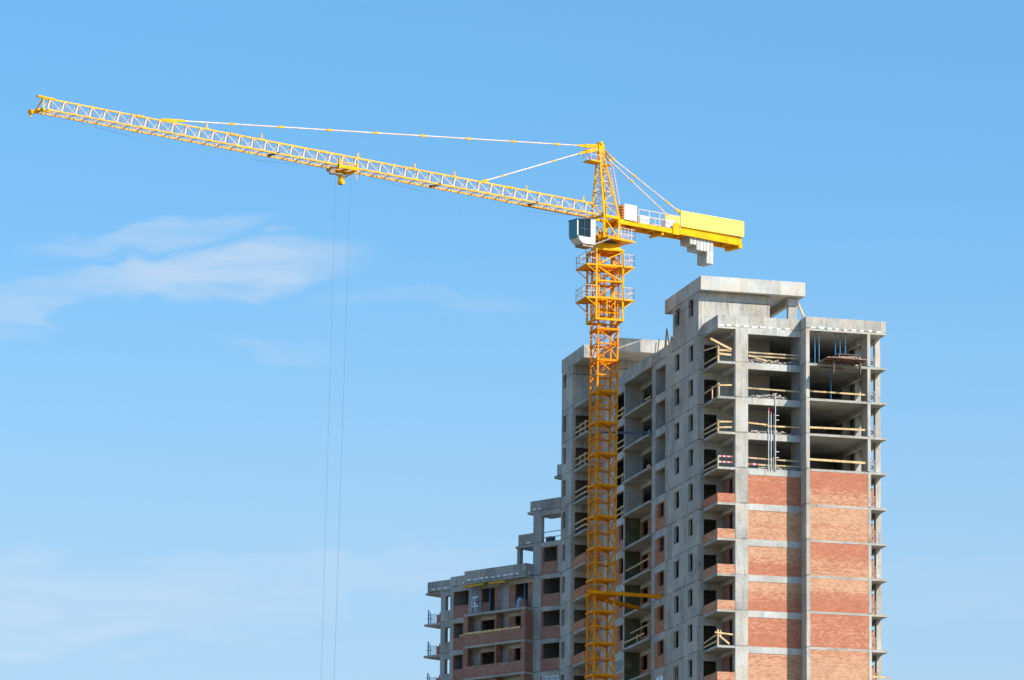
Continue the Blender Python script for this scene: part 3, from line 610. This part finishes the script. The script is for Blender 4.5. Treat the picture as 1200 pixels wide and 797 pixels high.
# plank deck sticking out of the top right room
t = thing('plank_deck', 'brown plank loading deck jutting from the top right room', 'platform', (8.75, -1.6, L(1)))
f = MB()
for i in range(10): f.box(-1.75+i*.36, -1.43+i*.36, -1.75+random.uniform(-.15, .15), .5+random.uniform(-.3, .2), .16, .22)
f.build('deck_board', plain('pinkish_deck_board', (.42, .25, .18), .8, var=.3), t)
f = MB()
for y in (-1.45, -.9, -.3): f.box(-1.7, 1.8, y, y+.12, .02, .16)
f.box(-1.75, 1.85, -1.5, -1.44, .0, .16).build('deck_beam', RUST, t)
for x in (-1.05, 1.3): MB().hexa([(x-.04, -1.36, -1.05), (x+.04, -1.36, -1.05), (x+.04, -1.28, -1.05), (x-.04, -1.28, -1.05), (x-.09, -1.42, .02), (x+.09, -1.42, .02), (x+.09, -.9, .02), (x-.09, -.9, .02)]).build('bracket', RUST, t)
t = thing('formwork_frame', 'dark steel formwork frame lying on the plank deck', 'frame', (9.1, -2.1, L(1)+.22))
MB().box(-.95, .95, -.5, .5, .42, .5).build('panel', DKSTEEL, t); MB().bar((-.8, -.4, 0), (-.75, -.4, .42), .08).bar((.8, -.4, 0), (.75, -.4, .42), .08).bar((-.8, .4, 0), (-.75, .4, .42), .08).bar((.8, .4, 0), (.75, .4, .42), .08).bar((-.8, -.4, .2), (.8, -.4, .3), .1).build('frame_leg', WOODD, t)
t = thing('ceiling_formwork_board', 'rusty timber board held under the slab below the plank deck', 'board', (8.1, -1.15, L(1)-.30))
MB().box(-1.0, 1.0, -.1, .1, 0, .08).build('board', RUST, t)
# leaning brace beside the penthouse
t = thing('leaning_plank', 'pale plank leaning from the roof parapet against the penthouse column', 'plank', (8.65, 4.7, 81.1))
MB().bar((0, 0, .05), (-1.68, -.3, 3.45), .16, .16).build('plank', WOOD, t)
t = thing('timber_offcut', 'short reddish timber offcut at the foot of the penthouse column', 'timber', (7.05, 4.75, 81.1))
MB().bar((0, 0, 0), (-.1, .2, 1.9), .1).bar((.25, 0, 0), (.0, .1, 1.6), .12).build('timber', WOODD, t)
# trestles on the roof
WOODP = WOOD
def trestle(loc, hgt, label):
    t = thing('timber_trestle', label, 'trestle', loc, 0, 'timber trestles on the roof edge')
    f = MB()
    for a, b in ((-.35, -.3), (.35, -.3), (0, .4)): f.bar((a*1.1, b*1.1, 0), (0, 0, hgt), .09)
    f.build('leg', WOOD, t); MB().bar((-.7, -.25, .75), (.8, -.25, .72), .07, .16).bar((-.45, -.3, .35), (.5, -.3, .35), .07, .12).build('crossbar', WOOD, t); return t
trestle((-1.3, 15.7, L(0)), 2.9, 'tall pointed timber trestle on the roof edge left of the penthouse')
trestle((-1.3, 14.2, L(0)), 1.9, 'short timber trestle on the roof edge against the penthouse')
t = thing('timber_pile', 'pile of pale timber formwork on the roof behind the parapet', 'timber', (-1.1, 15.2, L(0)))
f = MB()
for i in range(12): f.bar((random.uniform(-.4, .3), -1.6, .55+.06*i), (random.uniform(-.4, .3), 1.2, .5+.06*i), .1, .05)
f.build('plank', WOOD, t)
# dark pole against the rear roof
t = thing('steel_rod', 'thin dark pole leaning against the rear roof of the tower', 'pole', (1.7, 29.9, L(0)))
MB().bar((0, 0, 0), (.55, -.05, 5.0), .09, n=6).build('rod', DKSTEEL, t)

# ================================================================== TOWER CRANE
CX, CY = -6.95, 16.05
CR = thing('tower_crane', 'yellow hammerhead tower crane with long jib pointing left, beside the tall concrete tower', 'crane', (CX-.43, CY, 0))
def section_mesh():
    f = MB(); s = .9; H = 2.75
    cs = [(-s, -s), (s, -s), (s, s), (-s, s)]
    for x, y in cs: f.bar((x, y, 0), (x+.0176, y, H), .15)
    for zz, w in ((H-.07, .17), (H/2, .09)):
        for (a, b) in zip(cs, cs[1:]+cs[:1]):
            f.bar((*a, zz), (*b, zz), w, w*1.15)
    # web members zigzag on each face
    for (a, b) in zip(cs, cs[1:]+cs[:1]):
        f.bar((*a, H-.1), (*b, H/2), .075); f.bar((*b, H/2), (*a, .08), .075)
    f.bar((-s, -s, H-.07), (s, s, H-.07), .12); f.bar((-s, s, H-.07), (s, -s, H-.07), .12)
    f.bar((-s, -s, H/2), (s, s, H/2), .06)
    for x, y in cs: f.box(x-.13, x+.13, y-.13, y+.13, H-.2, H-.02); f.box(x-.11, x+.11, y-.11, y+.11, H/2-.12, H/2+.12)
    return f
def ladder_mesh():
    f = MB(); f.bar((-.25, .45, 0), (-.24, .45, 2.75), .05).bar((.15, .45, 0), (.16, .45, 2.75), .05)
    for i in range(9): f.bar((-.25, .45, .15+i*.3), (.15, .45, .15+i*.3), .035)
    for zz in (.6, 1.3, 2.0, 2.65): 
        for i in range(6):
            a0, a1 = math.pi*i/6, math.pi*(i+1)/6
            f.bar((-.05+.38*math.cos(a0), .45-.55*math.sin(a0), zz), (-.05+.38*math.cos(a1), .45-.55*math.sin(a1), zz), .03)
    f.box(-.5, .1, -.5, .1, 2.60, 2.64) if False else None
    return f
sec = section_mesh().build('mast_section', YELM, CR); lad = ladder_mesh().build('ladder', YELM, sec)
z0 = 75.255-2.75*27-2.68
i = 0; zz = z0
placed = []
while zz < 89.4:
    o = sec if i == 0 else copy_tree(sec, CR)
    o.location = ((zz)*.0064, 0, zz); o.rotation_euler = (0, 0, R(3.5)); placed.append(o); i += 1; zz += 2.75
MB().box(-1.6, 1.6, -1.6, 1.6, -.2, max(.3, z0+.02)).build('foundation', CWT, CR)
# wall ties
zt = 60.3; ox = zt*.0064
def tie(p, q, w, m_=YELM):
    p, q = Vector(p), Vector(q); f = MB(); d = (q-p).normalized(); a = d.cross(Vector((0, 0, 1))).normalized()*.22
    f.bar(p+a, q+a*.4, w, .28).bar(p-a, q-a*.4, w, .28)
    n = 9
    for i in range(n):
        u0, u1 = p.lerp(q, i/n), p.lerp(q, (i+1)/n); s_ = 1 if i % 2 else -1
        f.bar(u0+a*s_*(1-.6*i/n), u1-a*s_*(1-.6*(i+1)/n), .06, .08)
    return f.build('wall_tie', m_, CR)
bx, by = CX-.43, CY
tie((ox-1.6, -1.25, zt), (-1.97-bx, 14.82-by, 60.2), .12)
tie((ox-1.0, 1.1, zt), (-2.2-bx, 20.68-by, 60.02), .12)
f = MB()
for a, b in (((-1.05, -1.1), (1.1, -1.0)), ((1.1, -1.0), (1.0, 1.1)), ((1.0, 1.1), (-1.1, 1.0)), ((-1.1, 1.0), (-1.05, -1.1))): f.bar((ox+a[0], a[1], zt), (ox+b[0], b[1], zt), .18, .3)
f.build('tie_collar', YELM, CR)
MB().bar((.05+75*.0064, 1.0, 74.7), (-2.2-bx, 17.1-by, 75.0), .1, .14).bar((1.0+75*.0064, .6, 74.6), (-2.2-bx, 17.3-by, 74.85), .06).build('wall_tie', plain('blue_grey_steel', (.10, .14, .20), .6), CR, 'blue grey steel tie between mast and loggia slab')

TX = .55     # superstructure centre, local x
def P(x, y, z): return (TX+x, y, z)
RC = R(3.5)
def rc(x, y): return (TX+x*math.cos(RC)-y*math.sin(RC), x*math.sin(RC)+y*math.cos(RC))
# climbing frame
cf = MB(); s = 1.22
cs = [rc(-s, -s), rc(s, -s), rc(s, s), rc(-s, s)]
for x, y in cs: cf.bar((x, y, 84.2), (x, y, 90.6), .16)
for zz, w in ((84.3, .2), (86.15, .12), (87.7, .1), (89.1, .14), (90.5, .16)):
    for a, b in zip(cs, cs[1:]+cs[:1]): cf.bar((*a, zz), (*b, zz), w)
for a, b in zip(cs, cs[1:]+cs[:1]):
    cf.bar((*a, 89.0), (*b, 87.7), .09); cf.bar((*b, 90.4), (*a, 89.1), .09)
    m1 = ((a[0]*.6+b[0]*.4), (a[1]*.6+b[1]*.4)); m2 = ((a[0]*.3+b[0]*.7), (a[1]*.3+b[1]*.7))
    cf.bar((*m1, 84.3), (*m1, 86.2), .06); cf.bar((*m2, 84.3), (*m2, 86.2), .06)
cfo = cf.build('climbing_frame', YEL, CR)
# hydraulic gear inside
MB().box(*[TX+v for v in (-.5, .5)], -.1, .5, 85.2, 85.5).bar((TX, .2, 85.3), (TX, .2, 88.6), .22, n=8).bar((TX+.4, .2, 84.6), (TX+.4, .2, 86.0), .16, n=8).build('hydraulic_jack', YEL, cfo)
MB().box(TX+.1, TX+1.0, -.3, .3, 83.6, 83.95).build('pump_unit', STEEL, cfo)
for zz in (86.15, 89.1):
    for sx in (-1, 1):
        f = MB(); x0, x1 = (s+.05)*sx, (s+.98)*sx
        q = [rc(x0, -1.35), rc(x1, -1.35), rc(x1, 1.35), rc(x0, 1.35)]
        f.prism(q, zz-.05, zz+.03); f.bar((*q[0], zz-.06), (*q[1], zz-.06), .12); f.bar((*q[1], zz-.06), (*q[2], zz-.06), .10); f.bar((*q[2], zz-.06), (*q[3], zz-.06), .1)
        f.bar((*q[1], zz-.05), (q[0][0], q[0][1], zz-.75), .07).bar((*q[2], zz-.05), (q[3][0], q[3][1], zz-.75), .07)
        po = f.build('work_platform', YEL, CR)
        f = MB()
        pts = [q[0], q[1], q[2], q[3]]
        for a, b in zip(pts, pts[1:]):
            for hh in (.55, 1.05): f.bar((*a, zz+hh), (*b, zz+hh), .04)
            n = 2 if abs(a[0]-b[0])+abs(a[1]-b[1]) < 1.5 else 4
            for i_ in range(n+1): f.bar((a[0]+(b[0]-a[0])*i_/n, a[1]+(b[1]-a[1])*i_/n, zz), (a[0]+(b[0]-a[0])*i_/n, a[1]+(b[1]-a[1])*i_/n, zz+1.05), .035)
        f.build('platform_railing', RAIL, po)
# slewing frame, in the turned frame of the jib
JA = R(180+24.15)
def Q(sv_, off, z): # s along the jib, off to its near side
    j = (math.cos(JA), math.sin(JA)); n_ = (-j[1], j[0])
    return Vector((TX+j[0]*sv_+n_[0]*off, j[1]*sv_+n_[1]*off, z))
def qbox(f, s0, s1, o0, o1, z0, z1, z0b=None, z1b=None):
    z0b = z0 if z0b is None else z0b; z1b = z1 if z1b is None else z1b
    return f.hexa([Q(s0, o0, z0), Q(s1, o0, z0b), Q(s1, o1, z0b), Q(s0, o1, z0), Q(s0, o0, z1), Q(s1, o0, z1b), Q(s1, o1, z1b), Q(s0, o1, z1)])
f = MB()
f.hexa([(*rc(-1.15, -1.15), 90.5), (*rc(1.15, -1.15), 90.5), (*rc(1.15, 1.15), 90.5), (*rc(-1.15, 1.15), 90.5), (*rc(-.9, -.9), 91.15), (*rc(.9, -.9), 91.15), (*rc(.9, .9), 91.15), (*rc(-.9, .9), 91.15)])
f.build('turntable_base', YEL, CR)
f = MB(); f.bar((TX, 0, 91.15), (TX, 0, 91.4), 2.0, n=20); f.build('slewing_ring', DKSTEEL, CR)
f = MB(); w = .86
cq = [(w, w), (-w, w), (-w, -w), (w, -w)]
for a in cq: f.bar(Q(*a, 91.4), Q(*a, 93.6), .17)
for a, b in zip(cq, cq[1:]+cq[:1]):
    f.bar(Q(*a, 91.5), Q(*b, 91.5), .2, .25); f.bar(Q(*a, 93.55), Q(*b, 93.55), .18, .22); f.bar(Q(*a, 93.4), Q(*b, 91.6), .1)
f.bar(Q(.2, .2, 91.4), Q(.2, .2, 92.6), .4, n=8)
f.build('slewing_frame', YEL, CR)
f = MB(); qbox(f, 1.2, -1.9, -.9, 1.75, 91.40, 91.50); f.bar(Q(1.2, 1.75, 91.42), Q(-1.9, 1.75, 91.42), .16); d_ = f.build('slewing_deck', YEL, CR)
f = MB()
for a, b in ((Q(.0, 1.75, 0), Q(-1.9, 1.75, 0)), (Q(-1.9, 1.75, 0), Q(-1.9, -.9, 0))):
    for hh in (91.95, 92.5): f.bar((a[0], a[1], hh), (b[0], b[1], hh), .04)
    for i in range(6): c = a.lerp(b, i/5); f.bar((c[0], c[1], 91.5), (c[0], c[1], 92.5), .035)
f.build('deck_railing', RAIL, d_)
f = MB(); qbox(f, -.1, .5, -.3, .3, 91.5, 92.3); f.build('slewing_motor', DKSTEEL, CR)
# cab
cb0 = MB()
# lower skirt with slanted nose, roof and rear half; windows on the front
o0, o1 = .95, 2.15
def cabquad(f, pts, o_a, o_b):
    n = len(pts); vs = [Q(p[0], o_a, p[1]) for p in pts]+[Q(p[0], o_b, p[1]) for p in pts]
    f._add(vs, [tuple(range(n)), tuple(range(n, 2*n))[::-1]]+[(i, n+i, n+(i+1) % n, (i+1) % n) for i in range(n)]); return f
cabquad(cb0, [(2.95, 90.4), (4.3, 90.33), (4.72, 90.62), (4.86, 90.95), (3.5, 90.98), (3.5, 92.62), (2.95, 92.66)], o0, o1)
for oo in (o0, o1-.09): cabquad(cb0, [(4.86, 90.95), (4.96, 90.95), (4.98, 92.33), (4.88, 92.33)], oo, oo+.09)
cab = cb0.build('operator_cab', CABW, CR)
f = MB(); cabquad(f, [(2.9, 92.665), (2.9, 92.74), (5.0, 92.42), (5.0, 92.33)], o0-.05, o1+.05); f.build('cab_roof', DKSTEEL, cab)
f = MB(); cabquad(f, [(4.90, 90.75), (4.95, 90.75), (4.99, 92.33), (4.94, 92.33)], o0+.08, o1-.08); f.build('front_window', glass('cab_glass', (.05, .22, .30), .4, 0), cab)
for oo in (o1-.05, o0+.03):
    f = MB(); cabquad(f, [(3.51, 90.99), (4.86, 90.97), (4.88, 92.33), (3.51, 92.55)], oo, oo+.02); f.build('side_window', GLASS, cab)
f = MB(); qbox(f, 3.1, 4.3, o0+.1, o1-.1, 90.12, 90.36); f.bar(Q(.6, 1.2, 91.4), Q(3.4, 1.2, 90.25), .14).bar(Q(.8, 1.9, 91.4), Q(3.4, 1.9, 90.25), .1); f.build('cab_support', WOODD, cab)
f = MB(); f.bar(Q(3.5, o1+.0, 91.62), Q(4.88, o1+.0, 91.60), .05).bar(Q(4.2, o1, 90.98), Q(4.2, o1, 92.4), .05).bar(Q(3.5, o1+.0, 90.98), Q(4.88, o1+.0, 90.96), .06).bar(Q(3.5, o1, 90.98), Q(3.5, o1, 92.6), .06).build('window_bar', DKSTEEL, cab)
f = MB(); qbox(f, 3.7, 4.1, 1.3, 1.8, 90.98, 91.5); qbox(f, 3.6, 3.72, 1.3, 1.8, 91.4, 92.1); f.build('cab_seat', DKSTEEL, cab)
# tower head
hd = MB(); ax, az = .72, 99.5
apx = {(1, 1): (ax+.12, .14), (-1, 1): (ax-.22, .14), (-1, -1): (ax-.22, -.14), (1, -1): (ax+.12, -.14)}
feet = {k: (k[0]*.86, k[1]*.86) for k in apx}
def hp(k, t_): a, b = feet[k], apx[k]; return Q(a[0]+(b[0]-a[0])*t_, a[1]+(b[1]-a[1])*t_, 93.6+(az-93.6)*t_)
ks = [(1, 1), (-1, 1), (-1, -1), (1, -1)]
for k in ks: hd.bar(hp(k, 0), hp(k, 1), .15)
lv = [0, .2, .38, .54, .68, .8, .9, 1]
for i in range(len(lv)-1):
    for a, b in zip(ks, ks[1:]+ks[:1]):
        hd.bar(hp(a, lv[i+1]), hp(b, lv[i+1]), .055); hd.bar(hp(a, lv[i]), hp(b, lv[i+1]), .055) if i % 2 else hd.bar(hp(b, lv[i]), hp(a, lv[i+1]), .055)
qbox(hd, ax+.26, ax-.36, -.22, .22, 99.35, 100.15); hd.bar(Q(ax, -.3, 100.2), Q(ax, .3, 100.2), .3, n=10)
hdo = hd.build('tower_head', YEL, CR)
f = MB(); qbox(f, 2.15, .9, -.55, .55, 98.35, 98.47); qbox(f, .0, -.3, -.5, .5, 98.3, 98.42); fo = f.build('head_platform', YEL, hdo)
f = MB()
for hh in (98.95, 99.45):
    f.bar(Q(2.15, -.55, hh), Q(2.15, .55, hh), .035).bar(Q(2.15, .55, hh), Q(.9, .55, hh), .035).bar(Q(2.15, -.55, hh), Q(.9, -.55, hh), .035)
for a in ((2.15, -.55), (2.15, .0), (2.15, .55), (1.5, .55), (.95, .55), (1.5, -.55)): f.bar(Q(*a, 98.4), Q(*a, 99.45), .035)
f.build('head_railing', RAIL, hdo)
f = MB(); a0, a1 = Q(-1.55, .3, 94.2), Q(-.55, .3, 98.3); b0, b1 = Q(-1.55, -.1, 94.2), Q(-.55, -.1, 98.3)
f.bar(a0, a1, .05).bar(b0, b1, .05)
for i in range(15): f.bar(a0.lerp(a1, i/14), b0.lerp(b1, i/14), .035)
f.build('head_ladder', RAIL, hdo)
# jib
zb = lambda s_: 93.60-.008*s_
ztp = lambda s_: 94.68-.008*s_
WJ = .65
jr = MB().bar(Q(1.55, 0, ztp(1.55)), Q(.9, WJ, zb(1)+.1), .12).bar(Q(1.55, 0, ztp(1.55)), Q(.9, -WJ, zb(1)+.1), .12).bar(Q(.86, WJ, 93.55), Q(.86, -WJ, 93.55), .16)
jib = jr.build('jib', YELJ, CR)
NB = 43; s0, s1 = 1.5, 58.6; dl = (s1-s0)/NB
for sct in range(6):
    i0, i1 = [0, 7, 15, 22, 29, 36, 43][sct:sct+2]
    ch, wb = MB(), MB()
    sa, sb = s0+i0*dl, s0+i1*dl
    ch.bar(Q(sa, 0, ztp(sa)), Q(sb, 0, ztp(sb)), .13 if sct < 4 else .11)
    for o_ in (WJ, -WJ): ch.bar(Q(sa, o_, zb(sa)), Q(sb, o_, zb(sb)), .13 if sct < 4 else .11)
    # joint plates
    for se in (sa+.15, sb-.15):
        ch.bar(Q(se-.2, 0, ztp(se)), Q(se+.2, 0, ztp(se)), .2)
        for o_ in (WJ, -WJ): ch.bar(Q(se-.15, o_, zb(se)), Q(se+.15, o_, zb(se)), .18)
    for i in range(i0, i1):
        a, m_, b = s0+i*dl, s0+(i+.5)*dl, s0+(i+1)*dl
        for o_ in (WJ, -WJ):
            wb.bar(Q(a, o_, zb(a)), Q(m_, 0, ztp(m_)), .07); wb.bar(Q(m_, 0, ztp(m_)), Q(b, o_, zb(b)), .07)
            ch.bar(Q(a-.1, o_, zb(a)), Q(a+.1, o_, zb(a)), .16)
        ch.bar(Q(m_-.12, 0, ztp(m_)-.02), Q(m_+.12, 0, ztp(m_)-.02), .17)
        wb.bar(Q(a, WJ, zb(a)), Q(a, -WJ, zb(a)), .05); wb.bar(Q(a, WJ, zb(a)), Q(b, -WJ, zb(b)), .045)
    if sct == 0:
        qbox(ch, 1.2, 9.0, -WJ-.05, -WJ+.30, zb(1)-.12, zb(1)-.02, zb(9)-.12, zb(9)-.02)
    so = ch.build('jib_section', YELJ, CR); wb.build('lattice_bar', PINK, so)
jo = [o for o in CR.children if o.name.startswith('jib_section')]
f = MB()
f.bar(Q(58.6, 0, ztp(58.6)), Q(59.0, WJ, zb(59)), .09).bar(Q(58.6, 0, ztp(58.6)), Q(59.0, -WJ, zb(59)), .09).bar(Q(59.0, -WJ-.1, zb(59)-.03), Q(59.0, WJ+.1, zb(59)-.03), .2).bar(Q(57.6, 0, ztp(58)+.03), Q(59.2, 0, ztp(58)+.06), .22, .16)
f.bar(Q(59.2, -WJ, zb(59)-.05), Q(59.6, -WJ+.2, zb(59)-.1), .3).bar(Q(59.4, -.6, zb(59)-.1), Q(59.4, -.6, zb(59)-.5), .14).bar(Q(58.2, .3, zb(58)-.05), Q(59.3, .2, zb(59)), .16)
f.build('jib_tip', YEL, CR)
for sv_ in (42.69, 37.17, 27.19, 21.16, 16.87, 8.98, 2.54):
    MB().bar(Q(sv_, 0, ztp(sv_)), Q(sv_, 0, ztp(sv_)+.48), .12).bar(Q(sv_-.2, 0, ztp(sv_)+.1), Q(sv_+.2, 0, ztp(sv_)+.1), .06).build('lamp_post_stub', YELJ, CR)
for sv_ in (36.0, 8.3, 19.0):
    MB().bar(Q(sv_, -WJ-.1, zb(sv_)+.05), Q(sv_, WJ+.1, zb(sv_)+.05), .25, .12).build('rope_pulley', DKSTEEL, CR)
# tie bars
def tiebar(p, q, nk, k0=.0):
    p, q = Vector(p), Vector(q)
    o = MB().bar(p, q, .10, n=6).build('tie_bar', PINK, CR)
    ln = (q-p).length; d = (q-p)/ln; sh = ln < 15
    for i in range(1, nk+1):
        c = p+d*(ln*(i-.35)/(nk)); k_ = .75 if not sh else .55
        MB().bar(c-d*.38*k_, c+d*.38*k_, .10, .2*k_).bar(c-d*.22*k_, c+d*.22*k_, .2*k_, .24*k_).build('tie_joint', YEL, o)
    MB().bar(p-d*.1, p+d*(.3 if sh and nk == 2 and p.z < 99.2 else .9), .12, .2).build('tie_end', YEL, o); MB().bar(q-d*(1.6 if not sh else .5), q+d*.3, .14, .2).build('tie_end', YEL, o)
f = MB().bar(Q(ax+.1, 0, 99.95), Q(2.4, 0, 99.72), .2, .3).bar(Q(ax+.1, 0, 99.7), Q(2.3, 0, 99.2), .2, .3); f.build('tie_fork', YEL, CR)
tiebar(Q(2.3, 0, 99.72), Q(46.9, 0, ztp(46.9)+.12), 9); tiebar(Q(2.2, 0, 99.25), Q(13.7, 0, ztp(13.7)+.12), 2)
f = MB().bar(Q(ax-.1, .1, 100.0), Q(-.55, .25, 99.0), .14, .2).bar(Q(ax-.1, -.1, 100.0), Q(-.55, -.25, 99.0), .14, .2); f.build('tie_fork', WOODD, CR)
tiebar(Q(-.5, .25, 99.05), Q(-7.85, .9, 95.2), 2); tiebar(Q(-.5, -.25, 99.05), Q(-9.2, -.8, 94.5), 2)
# counter jib
f = MB()
for o_ in (.8, -.8): qbox(f, -.7, -7.7, o_-.09, o_+.09, 93.12, 93.52, 93.17, 93.58); qbox(f, -7.7, -15.2, o_-.09, o_+.09, 93.22, 93.95, 93.28, 94.1)
for i in range(8): f.bar(Q(-1.5-i*1.8, -.8, 93.25+.02*i), Q(-1.5-i*1.8, .8, 93.25+.02*i), .12, .22)
for i in range(6): f.bar(Q(-1-i*1.8, .8*(-1)**i, 93.2), Q(-2.8-i*1.8, -.8*(-1)**i, 93.25), .08)
f.bar(Q(-5.9, .86, 92.95), Q(-5.9, -.86, 92.95), .22, .2)
qbox(f, -7.0, -7.7, .9, 1.0, 93.1, 94.1); qbox(f, -14.8, -15.2, -.95, .95, 93.05, 93.5)
cj = f.build('counter_jib', YEL, CR)
f = MB(); qbox(f, -1.0, -15.1, -.7, .7, 93.50, 93.54, 93.62, 93.66); f.build('walkway_grating', plain('orange_grating', (.75, .33, .02), .6), cj)
f = MB()
for o_ in (1.0, -1.0):
    for hh in (.6, 1.15): f.bar(Q(-3.0, o_, 93.55+hh), Q(-7.8, o_, 93.65+hh), .045)
    for i in range(5): f.bar(Q(-3.0-i*1.2, o_, 93.5), Q(-3.0-i*1.2, o_, 94.75), .045)
f.build('walkway_railing', RAIL, cj)
f = MB(); qbox(f, -1.35, -2.75, .25, 1.0, 93.55, 94.95); co_ = f.build('control_cabinet', CABW, cj)
f = MB()
for i in range(5): qbox(f, -1.3, -1.2, .3, .9, 93.7+i*.24, 93.82+i*.24)
f.build('cabinet_vent', YELM, co_)
f = MB(); qbox(f, -3.4, -4.4, -.1, .7, 93.6, 94.3); f.build('resistor_box', CABW, cj)
f = MB(); qbox(f, -6.7, -7.9, -.6, .6, 93.65, 94.0); f.bar(Q(-7.3, -.55, 94.25), Q(-7.3, .55, 94.25), .6, n=14); qbox(f, -6.3, -6.75, .2, .8, 93.65, 94.35); f.build('hoist_winch', CABW, cj)
f = MB(); qbox(f, -7.8, -15.3, 1.02, 1.09, 93.97, 95.33, 94.08, 95.50); f.build('banner_board', YELB, cj, 'blank pale yellow board on the near side of the counter jib')
f = MB(); qbox(f, -7.8, -15.3, -1.09, -1.02, 93.97, 95.33, 94.08, 95.5); f.build('banner_board', YELB, cj)
for i in range(7):
    a = -9.25-i*.40; zl = [92.62, 92.62, 92.2, 92.2, 92.2, 91.15, 91.15][i]
    f = MB(); qbox(f, a, a-.355, -.66, .66, zl, 93.75); f.build('counterweight_block', CWT, CR)
# trolley, ropes and hook
tr = MB(); st = 28.8
for o_ in (.82, -.82): qbox(tr, st+1.0, st-1.0, o_-.06, o_+.06, zb(st)-.25, zb(st)+.05); qbox(tr, st+1.0, st+.85, o_-.07, o_+.07, zb(st)-.3, zb(st)+.55); qbox(tr, st-.85, st-1.0, o_-.07, o_+.07, zb(st)-.3, zb(st)+.45)
tr.bar(Q(st+1, .82, zb(st)+.3), Q(st-1, .82, zb(st)+.2), .09).bar(Q(st-.9, .82, zb(st)-.4), Q(st-.9, .82, zb(st)-1.0), .06)
for a in (-.9, 0, .9): tr.bar(Q(st+a, -.82, zb(st)-.2), Q(st+a, .82, zb(st)-.2), .16)
tr.bar(Q(st+.9, -.4, zb(st)-.3), Q(st+.1, 0, zb(st)-.85), .12).bar(Q(st-.9, .4, zb(st)-.3), Q(st-.1, 0, zb(st)-.85), .12)
tro = tr.build('trolley', YEL, CR)
MB().bar(Q(st+.15, 0, zb(st)-.6), Q(st+.15, 0, zb(st)-1.45), .42, n=8).bar(Q(st+.1, -.25, zb(st)-1.25), Q(st+.1, .25, zb(st)-1.25), .4, n=10).build('pulley_block', YEL, tro)
MB().box(*sorted((Q(st+1.0, .3, 0).x, Q(st+1.5, .3, 0).x)), Q(st+1.2, .5, 0).y, Q(st+1.2, .0, 0).y, zb(st)-.75, zb(st)-.2).build('trolley_box', WOODD, tro)
hz_ = 24.0
for sa_, sb_, oo in ((29.49, 30.30, .05), (29.38, 30.2, -.18), (27.94, 29.15, .05), (27.80, 29.0, -.18)):
    MB().bar(Q(sa_, oo, 92.6), Q(sb_, oo, hz_), .017 if oo > 0 else .009, n=5).build('hoist_rope', ROPE, CR)
f = MB(); qbox(f, 30.3, 29.0, -.3, .2, hz_-.9, hz_+.1); f.bar(Q(29.65, -.35, hz_-.3), Q(29.65, .25, hz_-.3), 1.0, n=14); f.build('hook_block', YEL, CR)
f = MB(); pts = [(0, 0), (0, -.35), (.25, -.55), (.3, -.85), (.05, -1.05), (-.25, -.9), (-.28, -.7)]
for a, b in zip(pts, pts[1:]): f.bar(Q(29.65+a[0], -.05, hz_-.9+a[1]), Q(29.65+b[0], -.05, hz_-.9+b[1]), .12, n=6)
f.build('hook', DKSTEEL, CR)
f = MB()
def sagr(a, b, zo, sg, n=14):
    for i in range(n):
        t0, t1 = i/n, (i+1)/n; s_0, s_1 = a+(b-a)*t0, a+(b-a)*t1
        f.bar(Q(s_0, 0, zb(s_0)+zo-sg*4*t0*(1-t0)), Q(s_1, 0, zb(s_1)+zo-sg*4*t1*(1-t1)), .016, n=4)
sagr(1.5, 27.8, -.1, .75); f.build('trolley_rope', ROPE, CR); f = MB(); sagr(29.9, 58, -.1, .75); f.build('trolley_rope', ROPE, CR)
